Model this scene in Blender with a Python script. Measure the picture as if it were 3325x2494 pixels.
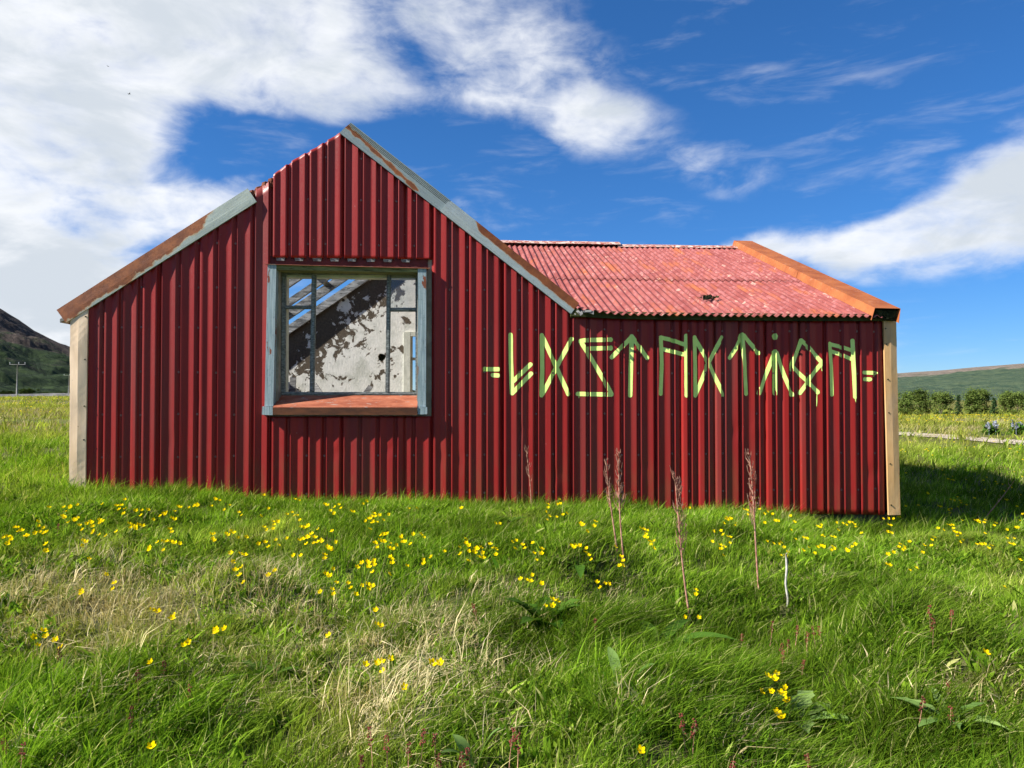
import bpy, math, random
import numpy as np
from mathutils import Vector, Matrix

for o in list(bpy.data.objects):
    bpy.data.objects.remove(o)
SC = bpy.context.scene
COL = SC.collection
R = math.radians
rng = np.random.default_rng(7)
random.seed(7)

# ------------------------------------------------------------------ camera
W0, H0, F = 3325.0, 2494.0, 2400.0
CAMZ, PITCH = 1.65, math.atan(48.0 / F)
cam = bpy.data.cameras.new('camera')
cam.sensor_width = 36.0
cam.lens = 36.0 * F / W0
cam.clip_start, cam.clip_end = 0.05, 20000
camo = bpy.data.objects.new('camera', cam)
camo.location = (0, 0, CAMZ)
camo.rotation_euler = (R(90) + PITCH, 0, 0)
COL.objects.link(camo)
SC.camera = camo
FWD = np.array([0, math.cos(PITCH), math.sin(PITCH)])
UP = np.array([0, -math.sin(PITCH), math.cos(PITCH)])
RT = np.array([1.0, 0, 0])

def ray(px, py):
    return FWD + RT * ((px - W0 / 2) / F) + UP * ((H0 / 2 - py) / F)

# ------------------------------------------------------------------ light, sky, exposure
THETA = R(3.7)          # the front of the house turns a little away to the right
SUN_EL, SUN_PLAN = R(38), R(13.5)
a_tr = THETA + SUN_PLAN
travel = Vector((math.cos(a_tr) * math.cos(SUN_EL), math.sin(a_tr) * math.cos(SUN_EL), -math.sin(SUN_EL)))
sl = bpy.data.lights.new('sun', 'SUN')
sl.energy, sl.angle, sl.color = 5.0, R(0.53), (1.0, 0.95, 0.87)
so = bpy.data.objects.new('sun', sl)
so.rotation_euler = travel.to_track_quat('-Z', 'Y').to_euler()
COL.objects.link(so)
SC.view_settings.view_transform = 'Standard'
SC.view_settings.look = 'None'
SC.view_settings.exposure = 1.12
SC.view_settings.gamma = 1.0
SC.view_settings.use_curve_mapping = False

class NT:
    """tiny helper to write node trees"""
    def __init__(s, tree):
        s.t = tree
    def n(s, typ, **kw):
        nd = s.t.nodes.new(typ)
        for k, v in kw.items():
            if k.startswith('i_'):
                s.put(nd.inputs[k[2:].replace('__', ' ')], v)
            else:
                setattr(nd, k, v)
        return nd
    def put(s, sock, v):
        if hasattr(v, 'is_output') or isinstance(v, bpy.types.NodeSocket):
            s.t.links.new(v, sock)
        elif isinstance(v, bpy.types.Node):
            s.t.links.new(v.outputs[0], sock)
        else:
            if sock.type == 'RGBA' and len(v) == 3:
                v = (*v, 1)
            sock.default_value = v
    def math(s, op, a, b=None, c=None, clamp=False):
        nd = s.t.nodes.new('ShaderNodeMath')
        nd.operation = op
        nd.use_clamp = clamp
        for i, v in enumerate((a, b, c)):
            if v is not None:
                s.put(nd.inputs[i], v)
        return nd.outputs[0]
    def vmath(s, op, a, b=None, out=0):  # noqa
        nd = s.t.nodes.new('ShaderNodeVectorMath')
        nd.operation = op
        s.put(nd.inputs[0], a)
        if b is not None:
            s.put(nd.inputs[1], b)
        return nd.outputs['Value'] if op in ('DOT_PRODUCT', 'LENGTH') else nd.outputs[0]
    def mix(s, fac, a, b, blend='MIX'):
        nd = s.t.nodes.new('ShaderNodeMix')
        nd.data_type = 'RGBA'
        nd.blend_type = blend
        s.put(nd.inputs[0], fac)
        s.put(nd.inputs[6], a)
        s.put(nd.inputs[7], b)
        return nd.outputs[2]
    def rng(s, v, a, b, c=0.0, d=1.0, smooth=True):
        nd = s.t.nodes.new('ShaderNodeMapRange')
        nd.interpolation_type = 'SMOOTHSTEP' if smooth else 'LINEAR'
        s.put(nd.inputs[0], v)
        for i, q in enumerate((a, b, c, d)):
            s.put(nd.inputs[i + 1], q)
        return nd.outputs[0]
    def noise(s, vec, scale, detail=4.0, rough=0.55, dist=0.0, out=0):
        nd = s.t.nodes.new('ShaderNodeTexNoise')
        if vec is not None:
            s.put(nd.inputs['Vector'], vec)
        nd.inputs['Scale'].default_value = scale
        nd.inputs['Detail'].default_value = detail
        nd.inputs['Roughness'].default_value = rough
        nd.inputs['Distortion'].default_value = dist
        return nd.outputs[out]
    def mapv(s, vec, scale=(1, 1, 1), loc=(0, 0, 0), rot=(0, 0, 0)):
        nd = s.t.nodes.new('ShaderNodeMapping')
        s.put(nd.inputs[0], vec)
        nd.inputs['Location'].default_value = loc
        nd.inputs['Rotation'].default_value = rot
        nd.inputs['Scale'].default_value = scale
        return nd.outputs[0]
    def attr(s, name, typ='GEOMETRY', out='Fac'):
        nd = s.t.nodes.new('ShaderNodeAttribute')
        nd.attribute_name = name
        nd.attribute_type = typ
        return nd.outputs[out]
    def sepxyz(s, v):
        nd = s.t.nodes.new('ShaderNodeSeparateXYZ')
        s.put(nd.inputs[0], v)
        return nd.outputs

def build_world():
    w = bpy.data.worlds.new('World')
    SC.world = w
    w.use_nodes = True
    t = w.node_tree
    t.nodes.clear()
    g = NT(t)
    sky = g.n('ShaderNodeTexSky', sky_type='NISHITA', sun_disc=False, sun_elevation=SUN_EL,
              sun_rotation=math.atan2(-travel.x, -travel.y), air_density=1.0, dust_density=0.0, ozone_density=8.0, altitude=3000)
    d = g.n('ShaderNodeTexCoord').outputs['Generated']
    d = g.vmath('NORMALIZE', d)
    z = g.sepxyz(d)[2]
    lum = g.vmath('DOT_PRODUCT', sky.outputs[0], (.25, .5, .25))
    sc_ = g.vmath('SCALE', sky.outputs[0]); g.put(sc_.node.inputs['Scale'], g.math('DIVIDE', 1.0, g.math('MULTIPLY_ADD', lum, .13, 1.0)))
    skyc = g.n('ShaderNodeHueSaturation', i_Saturation=1.13, i_Value=1.0, i_Color=sc_).outputs[0]
    # cloud cover: soft banks of cloud at the bearings where they stand, broken up by noise
    warp = g.noise(g.mapv(d, (1, 1, 1.6)), 3.2, 3, 0.5, 0, 1)
    warp = g.vmath('SCALE', g.vmath('SUBTRACT', warp, (0.5, 0.5, 0.5)), None)
    warp.node.inputs['Scale'].default_value = 0.16
    dw = g.vmath('ADD', d, warp)
    def lobe(px, py, rpx, wt, aspect=1.0, tilt=0.0):
        c = ray(px, py); c = c / np.linalg.norm(c)
        ax = np.cross(c, [0, 0, 1.0]); ax /= np.linalg.norm(ax)
        ay = np.cross(ax, c)
        ca, sa = math.cos(tilt), math.sin(tilt)
        a1 = (ca * ax + sa * ay) / (rpx * aspect / F)
        a2 = (-sa * ax + ca * ay) / (rpx / F)
        df = g.vmath('SUBTRACT', dw, tuple(c))
        p = g.vmath('DOT_PRODUCT', df, tuple(a1)); q = g.vmath('DOT_PRODUCT', df, tuple(a2))
        s = g.math('MULTIPLY_ADD', q, q, g.math('MULTIPLY', p, p))
        return g.math('MULTIPLY', g.math('POWER', 0.3679, s), wt)
    lobes = [(780, 480, 125, -1.35, 2.5, 0.12), (420, 800, 75, -1.1, 2.4, 0.0), (1250, 560, 110, -.5, 1.5, 0), (200, 230, 370, 1.05, 1.5, 0.0), (-500, 300, 600, 1.2, 1.2, 0.0), (860, 60, 270, .56, 1.5, .1),
             (330, 700, 210, 1.0, 1.9, -.05), (60, 900, 230, .9, 1.2, 0), (-200, 1150, 300, .9, 1.5, 0),
             (1300, 290, 140, .46, 2.2, .12), (1700, 240, 150, .46, 1.0, .9), (1900, 330, 100, .45, 1.5, -.4), (1100, 480, 110, .4, 2.0, .1),
             (3230, 665, 140, 1.35, 1.6, .16), (2860, 760, 100, 1.35, 1.9, .14), (2450, 800, 66, 1.05, 2.3, .06),
             (3620, 590, 140, 1.1, 1.6, .2), (1600, 700, 80, .5, 1.6, -.15), (2730, 180, 100, .36, 1.0, .4),
             (2350, 500, 80, .42, 3.2, .12), (2000, 420, 90, .30, 3.0, -.25),
             (1900, 640, 60, .28, 3.0, -.1), (5300, 500, 500, .8, 1.5, 0),
             (900, -1100, 600, .8, 1.5, 0)]
    m = None
    for L in lobes:
        l = lobe(*L)
        m = l if m is None else g.math('ADD', m, l)
    # the rest of the sky, behind the viewer: scattered cloud of the same kind
    back = g.rng(g.sepxyz(d)[1], 0.15, -0.25)
    far = g.rng(g.noise(d, 1.6, 2), 0.42, 0.62)
    m = g.math('MULTIPLY', m, g.rng(g.sepxyz(d)[1], -.05, .15))
    m = g.math('ADD', m, g.math('MULTIPLY', back, g.math('MULTIPLY', far, 0.8)))
    m = g.math('MINIMUM', g.math('MULTIPLY', m, .95), 1.2)
    dn = g.mapv(d, (1, 1, 1.7))
    n1 = g.noise(dn, 5.5, 7, 0.56, 0.25)
    n2 = g.noise(g.mapv(d, (1, 1, 2.4), (3.1, 1.7, .4)), 15.0, 5, 0.6, 0.5)
    nn = g.math('ADD', g.math('MULTIPLY', g.math('SUBTRACT', n1, 0.5), 2.1), g.math('MULTIPLY', g.math('SUBTRACT', n2, 0.5), 0.75))
    dens = g.math('ADD', m, g.math('MULTIPLY', nn, g.rng(m, 0.02, 0.5, 0.15, 1.0)))
    alpha = g.rng(dens, 0.26, 1.18)
    alpha = g.math('MULTIPLY', alpha, 0.985)
    # thin streaks of high cloud
    st = g.noise(g.mapv(d, (2.0, 2.0, 9.0), (0, 0, .3), (0, .22, 0)), 3.4, 5, 0.60, 0.35)
    st = g.math('MULTIPLY', g.rng(st, 0.50, 0.86), 0.30)
    alpha = g.math('MAXIMUM', alpha, st)
    # thick cloud is greyer in its belly; sunlit rims stay white
    thick = g.rng(g.math('ADD', dens, g.math('MULTIPLY', g.math('SUBTRACT', g.noise(g.mapv(d, (1, 1, 2.2), (1.2, 5, 0.1)), 6.0, 6, 0.58, .4), .5), 2.8)), 0.55, 1.5)
    cc = g.mix(thick, (5.0, 5.1, 5.25), (3.35, 3.65, 4.0))
    final = g.mix(alpha, skyc, cc)
    bg = g.n('ShaderNodeBackground', i_Color=final, i_Strength=0.094)
    out = g.n('ShaderNodeOutputWorld')
    t.links.new(bg.outputs[0], out.inputs[0])
build_world()
SC.world.cycles.sampling_method = 'MANUAL'
SC.world.cycles.sample_map_resolution = 512
SC.cycles.max_bounces = 7
SC.cycles.diffuse_bounces = 2
SC.cycles.use_adaptive_sampling = True
SC.cycles.adaptive_threshold = 0.014
SC.cycles.adaptive_min_samples = 16
SC.cycles.glossy_bounces = 2
SC.cycles.transmission_bounces = 4
SC.cycles.transparent_max_bounces = 12

# ------------------------------------------------------------------ mesh helpers
def mesh_from(name, verts, faces, smooth=False, attrs=None, mat_idx=None):
    me = bpy.data.meshes.new(name)
    verts = np.asarray(verts, dtype=np.float32).reshape(-1, 3)
    if isinstance(faces, np.ndarray):
        k = faces.shape[1]
        me.vertices.add(len(verts)); me.vertices.foreach_set('co', verts.ravel())
        me.loops.add(faces.size); me.loops.foreach_set('vertex_index', faces.astype(np.int32).ravel())
        me.polygons.add(len(faces))
        me.polygons.foreach_set('loop_start', np.arange(0, faces.size, k, dtype=np.int32))
        me.polygons.foreach_set('loop_total', np.full(len(faces), k, dtype=np.int32))
    else:
        me.from_pydata(verts.tolist(), [], faces)
    if mat_idx is not None:
        me.polygons.foreach_set('material_index', np.asarray(mat_idx, dtype=np.int32))
    if attrs:
        for k_, v in attrs.items():
            at = me.attributes.new(k_, 'FLOAT', 'POINT')
            at.data.foreach_set('value', np.asarray(v, dtype=np.float32).ravel())
    me.update(calc_edges=True)
    if smooth:
        me.polygons.foreach_set('use_smooth', np.ones(len(me.polygons), dtype=bool))
    me.validate()
    return me

def obj(name, me, mat=None, parent=None):
    o = bpy.data.objects.new(name, me)
    if me is not None:
        me.name = name
        if mat is not None:
            for m in (mat if isinstance(mat, (list, tuple)) else [mat]):
                me.materials.append(m)
    COL.objects.link(o)
    if parent is not None:
        o.parent = parent
    return o

def tag(o, label, cat=None, group=None, kind=None):
    if label: o['label'] = label
    if cat: o['category'] = cat
    if group: o['group'] = group
    if kind: o['kind'] = kind
    return o

class MB:
    """collects shapes into one mesh"""
    def __init__(s):
        s.v, s.f, s.m = [], [], []
    def add(s, verts, faces, mi=0):
        b = len(s.v)
        s.v += [tuple(map(float, q)) for q in verts]
        for f in faces:
            s.f.append([b + i for i in f]); s.m.append(mi)
    def hexa(s, p, mi=0):
        """8 corners: 4 of the front (ccw), 4 of the back"""
        s.add(p, [(0, 1, 2, 3), (7, 6, 5, 4), (4, 5, 1, 0), (5, 6, 2, 1), (6, 7, 3, 2), (7, 4, 0, 3)], mi)
    def box(s, a, b, mi=0):
        (x0, y0, z0), (x1, y1, z1) = a, b
        s.hexa([(x0, y0, z0), (x1, y0, z0), (x1, y0, z1), (x0, y0, z1), (x0, y1, z0), (x1, y1, z0), (x1, y1, z1), (x0, y1, z1)], mi)
    def beam(s, a, b, wid, dep, upv=(0, 0, 1), mi=0):
        a, b = Vector(a), Vector(b)
        d = (b - a).normalized()
        sx = d.cross(Vector(upv)).normalized() * wid / 2
        sy = sx.cross(d).normalized() * dep / 2
        s.hexa([a - sx - sy, a + sx - sy, a + sx + sy, a - sx + sy, b - sx - sy, b + sx - sy, b + sx + sy, b - sx + sy], mi)
    def tube(s, pts, rad, n=6, mi=0, cap=True):
        pts = [Vector(p) for p in pts]
        rings = []
        for i, p in enumerate(pts):
            d = (pts[min(i + 1, len(pts) - 1)] - pts[max(i - 1, 0)]).normalized()
            h = Vector((1, 0, 0)) if abs(d.x) < 0.9 else Vector((0, 1, 0))
            a = d.cross(h).normalized(); b_ = d.cross(a)
            r = rad[i] if hasattr(rad, '__len__') else rad
            rings.append([p + (a * math.cos(2 * math.pi * k / n) + b_ * math.sin(2 * math.pi * k / n)) * r for k in range(n)])
        vs = [q for rg in rings for q in rg]
        fs = []
        for i in range(len(rings) - 1):
            for k in range(n):
                fs.append((i * n + k, i * n + (k + 1) % n, (i + 1) * n + (k + 1) % n, (i + 1) * n + k))
        if cap:
            fs.append(tuple(range(n))); fs.append(tuple((len(rings) - 1) * n + k for k in reversed(range(n))))
        s.add(vs, fs, mi)
    def build(s, name, mat, parent=None, smooth=False, attrs=None):
        me = mesh_from(name, s.v, s.f, smooth, attrs, s.m)
        return obj(name, me, mat, parent)

# value noise for building shapes
def vnoise(x, y, seed=0):
    x = np.asarray(x, float); y = np.asarray(y, float)
    xi, yi = np.floor(x).astype(np.int64), np.floor(y).astype(np.int64)
    fx, fy = x - xi, y - yi
    fx = fx * fx * (3 - 2 * fx); fy = fy * fy * (3 - 2 * fy)
    def h(a, b):
        k = (a * 374761393 + b * 668265263 + seed * 974711) & 0x7fffffff
        k = ((k ^ (k >> 13)) * 1274126177) & 0x7fffffff
        return ((k ^ (k >> 16)) & 0xffff) / 65535.0
    return (h(xi, yi) * (1 - fx) + h(xi + 1, yi) * fx) * (1 - fy) + (h(xi, yi + 1) * (1 - fx) + h(xi + 1, yi + 1) * fx) * fy
def fbm(x, y, seed=0, oct=4):
    s, a, t = 0, 0.5, 0
    for k in range(oct):
        s = s + a * vnoise(np.asarray(x) * 2 ** k, np.asarray(y) * 2 ** k, seed + k * 17); t += a; a *= 0.5
    return s / t

# ------------------------------------------------------------------ materials
def new_mat(name):
    m = bpy.data.materials.new(name)
    m.use_nodes = True
    t = m.node_tree
    t.nodes.clear()
    g = NT(t)
    out = g.n('ShaderNodeOutputMaterial')
    return m, g, out

def principled(g, out, col, rough=0.6, spec=0.4, metal=0.0, bump=None, bstr=0.2, bdist=0.01, alpha=None):
    p = g.n('ShaderNodeBsdfPrincipled')
    g.put(p.inputs['Base Color'], col)
    g.put(p.inputs['Roughness'], rough)
    g.put(p.inputs['Specular IOR Level'], spec)
    g.put(p.inputs['Metallic'], metal)
    if alpha is not None:
        g.put(p.inputs['Alpha'], alpha)
    if bump is not None:
        b = g.n('ShaderNodeBump', i_Height=bump)
        b.inputs['Strength'].default_value = bstr
        b.inputs['Distance'].default_value = bdist
        g.put(p.inputs['Normal'], b.outputs[0])
    g.t.links.new(p.outputs[0], out.inputs[0])
    return p

def ocoord(g):
    return g.n('ShaderNodeTexCoord').outputs['Object']

def mat_wall():
    m, g, out = new_mat('red_wall_paint')
    c = ocoord(g)
    rnd = g.n('ShaderNodeObjectInfo').outputs['Random']
    st = g.noise(g.mapv(c, (9, 9, .35)), 1.0, 5, .6)
    st2 = g.noise(g.mapv(c, (2.6, 2.6, .22), (4, 1, 2)), 1.0, 4, .6)
    fine = g.noise(c, 55, 3, .6)
    col = g.mix(g.rng(st, .35, .7), (0.215, 0.0105, 0.0090), (0.268, 0.0155, 0.0120))
    # a film of chalk and dust on some of the sheets
    dusty = g.math('MULTIPLY', g.rng(st2, .47, .68), 0.58)
    col = g.mix(dusty, col, (0.145, 0.040, 0.032))
    col = g.mix(g.math('MULTIPLY', g.rng(fine, .60, .75), .25), col, (0.13, 0.012, 0.014))
    col = g.mix(g.math('MULTIPLY', rnd, .16), col, (0.17, 0.014, 0.022))
    low = g.math('MULTIPLY', g.rng(g.sepxyz(c)[2], .95, .35), g.rng(g.noise(g.mapv(c, (7, 7, 2.0)), 1.0, 6, .65), .42, .66))
    col = g.mix(g.math('MULTIPLY', low, .62), col, (0.16, 0.038, 0.018))
    chip = g.rng(g.noise(c, 34, 2, .5), .775, .80)
    col = g.mix(g.math('MULTIPLY', chip, .55), col, (0.40, 0.30, 0.28))
    rough = g.rng(fine, .3, .7, .36, .5)
    bump = g.math('ADD', g.noise(g.mapv(c, (3, 3, 1.1)), 1.0, 2, .5), g.math('MULTIPLY', fine, .03))
    principled(g, out, col, rough, .26, 0, bump, .07, .003)
    return m

def mat_roof():
    m, g, out = new_mat('faded_red_roof_paint')
    c = ocoord(g)
    # coordinates stretched along the slope
    al = g.mapv(c, (1, .5, .5))
    base = g.mix(g.rng(g.noise(al, 5, 5, .6), .35, .7), (0.20, 0.046, 0.040), (0.275, 0.078, 0.066))
    pink = g.rng(g.noise(g.mapv(c, (1, .6, .6), (3, 3, 3)), 12, 6, .65, .5), .49, .60)
    base = g.mix(g.math('MULTIPLY', pink, .65), base, (0.34, 0.125, 0.120))
    rust = g.rng(g.noise(g.mapv(c, (1.2, .35, .35), (7, 2, 5)), 2.2, 6, .62, .4), .54, .68)
    base = g.mix(g.math('MULTIPLY', rust, .8), base, (0.34, 0.092, 0.028))
    fl = g.rng(g.noise(g.mapv(c, (1.2, .45, .45), (1, 9, 4)), 9, 7, .72, 1.2), .575, .63)
    spots = g.rng(g.noise(g.mapv(c, (1, .7, .7)), 1.5, 4, .6), .44, .60)
    base = g.mix(g.math('MULTIPLY', fl, g.math('MULTIPLY_ADD', spots, .75, .06)), base, (0.50, 0.31, 0.24))
    dark = g.rng(g.noise(g.mapv(c, (1.5, .5, .5), (2, 2, 8)), 9, 6, .7), .62, .74)
    base = g.mix(g.math('MULTIPLY', dark, .5), base, (0.10, 0.028, 0.026))
    principled(g, out, base, .68, .25, 0, g.noise(c, 60, 4, .6), .35, .004)
    return m

def mat_flashing(name, rust_expr, paint=(0.30, 0.37, 0.37)):
    """weathered pale board/galvanised flashing with a shaped coat of rust; rust_expr(g, along, across, noise) -> mask"""
    m, g, out = new_mat(name)
    c = ocoord(g)
    al, ac = g.attr('along'), g.attr('across')
    nz = g.noise(c, 5.5, 6, .6, .3)
    nf = g.noise(c, 42, 4, .65)
    grain = g.noise(g.n('ShaderNodeCombineXYZ', i_X=g.math('MULTIPLY', al, 6.0), i_Y=g.math('MULTIPLY', ac, 34.0)).outputs[0], 1.0, 4, .7)
    col = g.mix(g.rng(grain, .35, .7), tuple(v * .72 for v in paint), tuple(v * 1.12 for v in paint))
    col = g.mix(g.math('MULTIPLY', g.rng(nf, .55, .7), .6), col, tuple(v * .5 for v in paint))
    crack = g.rng(grain, .335, .30)
    col = g.mix(g.math('MULTIPLY', crack, .8), col, (0.05, 0.06, 0.06))
    mask = rust_expr(g, al, ac, nz)
    edge = g.rng(mask, .30, .5)
    full = g.rng(mask, .47, .53)
    rustc = g.mix(g.rng(g.noise(c, 7, 5, .65), .35, .7), (0.155, 0.046, 0.016), (0.27, 0.085, 0.024))
    rustc = g.mix(g.math('MULTIPLY', g.rng(nf, .5, .75), .5), rustc, (0.10, 0.035, 0.016))
    col = g.mix(g.math('MULTIPLY', edge, .75), col, (0.36, 0.20, 0.07))
    col = g.mix(full, col, rustc)
    principled(g, out, col, .62, .3, 0, g.math('ADD', nf, grain), .3, .004)
    return m

def mat_simple(name, c1, c2, scale=6, rough=.7, spec=.3, stretch=(1, 1, 1), bstr=.3, bscale=40, c3=None, thr=.62):
    m, g, out = new_mat(name)
    c = ocoord(g)
    n = g.noise(g.mapv(c, stretch), scale, 6, .62, .3)
    col = g.mix(g.rng(n, .35, .68), c1, c2)
    if c3 is not None:
        n3 = g.noise(g.mapv(c, stretch, (5, 3, 1)), scale * 1.7, 6, .65, .5)
        col = g.mix(g.rng(n3, thr, thr + .06), col, c3)
    principled(g, out, col, rough, spec, 0, g.noise(g.mapv(c, stretch), bscale, 4, .6), bstr, .004)
    return m

def mat_orange():
    m, g, out = new_mat('orange_rusted_verge')
    c = ocoord(g)
    n = g.noise(g.mapv(c, (1, 1, 1)), 3.0, 6, .6)
    st = g.noise(g.mapv(c, (22, 22, 2.0)), 1.0, 5, .6)
    col = g.mix(g.rng(n, .3, .7), (0.24, 0.066, 0.019), (0.36, 0.115, 0.034))
    col = g.mix(g.math('MULTIPLY', g.rng(st, .45, .7), .35), col, (0.22, 0.056, 0.017))
    pk = g.rng(g.noise(c, 9, 6, .7, .5), .57, .68)
    col = g.mix(g.math('MULTIPLY', pk, .4), col, (0.42, 0.20, 0.12))
    col = g.mix(g.math('MULTIPLY', g.rng(g.noise(c, 45, 3, .6), .66, .74), .5), col, (0.20, 0.06, 0.03))
    principled(g, out, col, .62, .3, 0, g.noise(c, 70, 3, .6), .2, .003)
    return m

def mat_trim(name, ca, cb):
    m, g, out = new_mat(name)
    c = ocoord(g)
    st = g.noise(g.mapv(c, (7, 7, 1.0)), 1.0, 5, .62)
    blot = g.noise(g.mapv(c, (3.2, 3.2, 1.3), (2, 2, 0)), 1.4, 4, .6)
    col = g.mix(g.rng(st, .3, .72), ca, cb)
    col = g.mix(g.math('MULTIPLY', g.rng(blot, .54, .72), .45), col, (0.30, 0.22, 0.15))
    col = g.mix(g.math('MULTIPLY', g.rng(g.noise(c, 30, 4, .6), .68, .74), .6), col, (0.20, 0.10, 0.05))
    principled(g, out, col, .5, .35, 0, g.noise(g.mapv(c, (6, 6, 2.2)), 1.0, 3, .5), .5, .012)
    return m

def mat_casing():
    m, g, out = new_mat('weathered_blue_grey_casing')
    c = ocoord(g)
    gr = g.noise(g.mapv(c, (60, 60, 2.2)), 1.0, 4, .65)
    col = g.mix(g.rng(gr, .35, .66), (0.20, 0.27, 0.29), (0.36, 0.44, 0.46))
    col = g.mix(g.math('MULTIPLY', g.rng(gr, .37, .31), .9), col, (0.03, 0.04, 0.05))
    col = g.mix(g.math('MULTIPLY', g.rng(g.noise(c, 50, 4, .6), .58, .68), .5), col, (0.10, 0.14, 0.16))
    peel = g.rng(g.noise(g.mapv(c, (9, 9, 3.2), (1, 1, 7)), 1.0, 5, .6, .4), .585, .605)
    col = g.mix(peel, col, (0.20, 0.065, 0.035))
    principled(g, out, col, .72, .25, 0, gr, .5, .004)
    return m

def mat_plaster():
    """white plaster coming away from brown-grey concrete"""
    m, g, out = new_mat('peeling_plaster')
    c = ocoord(g)
    x, y, z = g.sepxyz(c)
    n = g.noise(g.mapv(c, (1, 1, 1)), 1.5, 9, .60, .1)
    n2 = g.noise(g.mapv(c, (1, 1, 1), (3, 1, 9)), 4.5, 7, .65, .8)
    # damage came from the open side of the roof, high on the left
    s = g.math('ADD', g.math('MULTIPLY', g.math('SUBTRACT', -2.75, x), .22), g.math('MULTIPLY', g.math('SUBTRACT', z, 2.8), .22))
    s = g.math('ADD', s, g.math('ADD', g.math('MULTIPLY', g.math('SUBTRACT', n, .5), 1.15), g.math('MULTIPLY', g.math('SUBTRACT', n2, .5), 1.0)))
    pat = g.noise(g.mapv(c, (1, 1, 1), (8, 2, 3)), 2.3, 8, .62, .5)
    bare = g.math('MAXIMUM', g.rng(s, .085, .105), g.rng(pat, .585, .60))
    white = g.mix(g.rng(g.noise(c, 6, 6, .65), .4, .75), (0.82, 0.81, 0.74), (0.60, 0.61, 0.54))
    white = g.mix(g.math('MULTIPLY', g.rng(g.noise(c, 2.4, 4, .6), .55, .72), .5), white, (0.36, 0.38, 0.30))
    brown = g.mix(g.rng(g.noise(c, 22, 8, .75), .25, .75), (0.075, 0.060, 0.044), (0.155, 0.125, 0.09))
    col = g.mix(bare, white, brown)
    b = g.math('ADD', g.math('MULTIPLY', g.math('SUBTRACT', 1.0, bare), .6), g.math('MULTIPLY', g.noise(c, 26, 6, .65), .5))
    principled(g, out, col, .9, .15, 0, b, .8, .02)
    return m

def mat_graffiti():
    m, g, out = new_mat('pale_green_spray_paint')
    c = ocoord(g)
    dv = g.attr('edge')
    n = g.noise(c, 90, 3, .6)
    a = g.rng(g.math('ADD', dv, g.math('MULTIPLY', g.math('SUBTRACT', n, .5), .35)), -.12, .30)
    col = g.mix(g.rng(g.noise(c, 9, 4, .6), .3, .7), (0.62, 0.83, 0.20), (0.71, 0.90, 0.26))
    principled(g, out, col, .55, .3, 0, None, alpha=a)
    return m

def mat_leaf(name, c1, c2, trans=.35, tint=False):
    """grass and leaves: diffuse with light shining through; varies blade by blade and patch by patch"""
    m, g, out = new_mat(name)
    sh_ = g.attr('shade')
    col = g.mix(sh_, c1, c2)
    if tint:
        col = g.mix(g.rng(sh_, .90, .93, 0, .75), col, (0.60, 0.55, 0.24))
    hsv = g.n('ShaderNodeHueSaturation')
    if tint:
        col = g.mix(g.attr('tint'), col, g.mix(.55, col, (0.46, 0.36, 0.10)))
        g.put(hsv.inputs['Value'], g.attr('bright'))
    else:
        g.put(hsv.inputs['Value'], g.rng(g.n('ShaderNodeObjectInfo').outputs['Random'], 0, 1, .8, 1.2, False))
    g.put(hsv.inputs['Color'], col)
    col = hsv.outputs[0]
    df = g.n('ShaderNodeBsdfDiffuse', i_Color=col)
    tr = g.n('ShaderNodeBsdfTranslucent', i_Color=g.mix(1.0, col, (1.1, 1.1, .6), 'MULTIPLY'))
    ms = g.n('ShaderNodeMixShader', i_Fac=trans)
    g.t.links.new(df.outputs[0], ms.inputs[1]); g.t.links.new(tr.outputs[0], ms.inputs[2])
    g.t.links.new(ms.outputs[0], out.inputs[0])
    return m

M = {}
M['wall'] = mat_wall()
M['roof'] = mat_roof()
M['orange'] = mat_orange()
M['trim'] = mat_trim('beige_corner_trim', (0.60, 0.43, 0.27), (0.78, 0.60, 0.42))
M['trim_tan'] = mat_trim('tan_corner_trim', (0.50, 0.29, 0.115), (0.66, 0.44, 0.22))
M['casing'] = mat_casing()
M['plaster'] = mat_plaster()
M['graffiti'] = mat_graffiti()
M['barge_left'] = mat_flashing('rusted_barge_flashing', lambda g, al, ac, nz: g.math('ADD', g.math('ADD', g.math('MULTIPLY', g.math('SUBTRACT', ac, g.rng(al, 0, .6, .0, .30, False)), 1.3), g.rng(al, .70, .86, .46, -.75)), g.math('MULTIPLY', g.math('SUBTRACT', nz, .5), 1.6)), (0.36, 0.42, 0.38))
M['barge_upper'] = mat_flashing('grey_barge_board_with_rust_band', lambda g, al, ac, nz: g.math('ADD', g.math('SUBTRACT', g.math('ADD', .72, g.math('MULTIPLY', g.math('SUBTRACT', nz, .5), 1.3)), g.math('MULTIPLY', g.math('ABSOLUTE', g.math('SUBTRACT', ac, g.rng(al, .05, .85, .62, .10, False))), 2.2)), g.rng(al, .72, .86, 0, -.9)), (0.25, 0.31, 0.32))
M['barge_lower'] = mat_flashing('grey_barge_flashing_rusted_on_top', lambda g, al, ac, nz: g.math('ADD', g.math('MULTIPLY', g.math('SUBTRACT', ac, g.rng(al, .15, .8, .55, .40, False)), 2.0), g.math('ADD', g.rng(al, .16, .28, -.8, .42), g.math('MULTIPLY', g.math('SUBTRACT', nz, .5), .8))), (0.36, 0.42, 0.42))
M['oldwood'] = mat_simple('grey_weathered_wood', (0.10, 0.10, 0.10), (0.34, 0.34, 0.33), 3, .85, .2, (1, 1, 14), .6, 12, (0.03, 0.03, 0.03), .66)
M['rafter'] = mat_simple('split_grey_rafter_wood', (0.10, 0.10, 0.095), (0.42, 0.42, 0.40), 4, .85, .2, (1.0, 6, 6), .8, 9, (0.025, 0.025, 0.025), .58)
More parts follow.
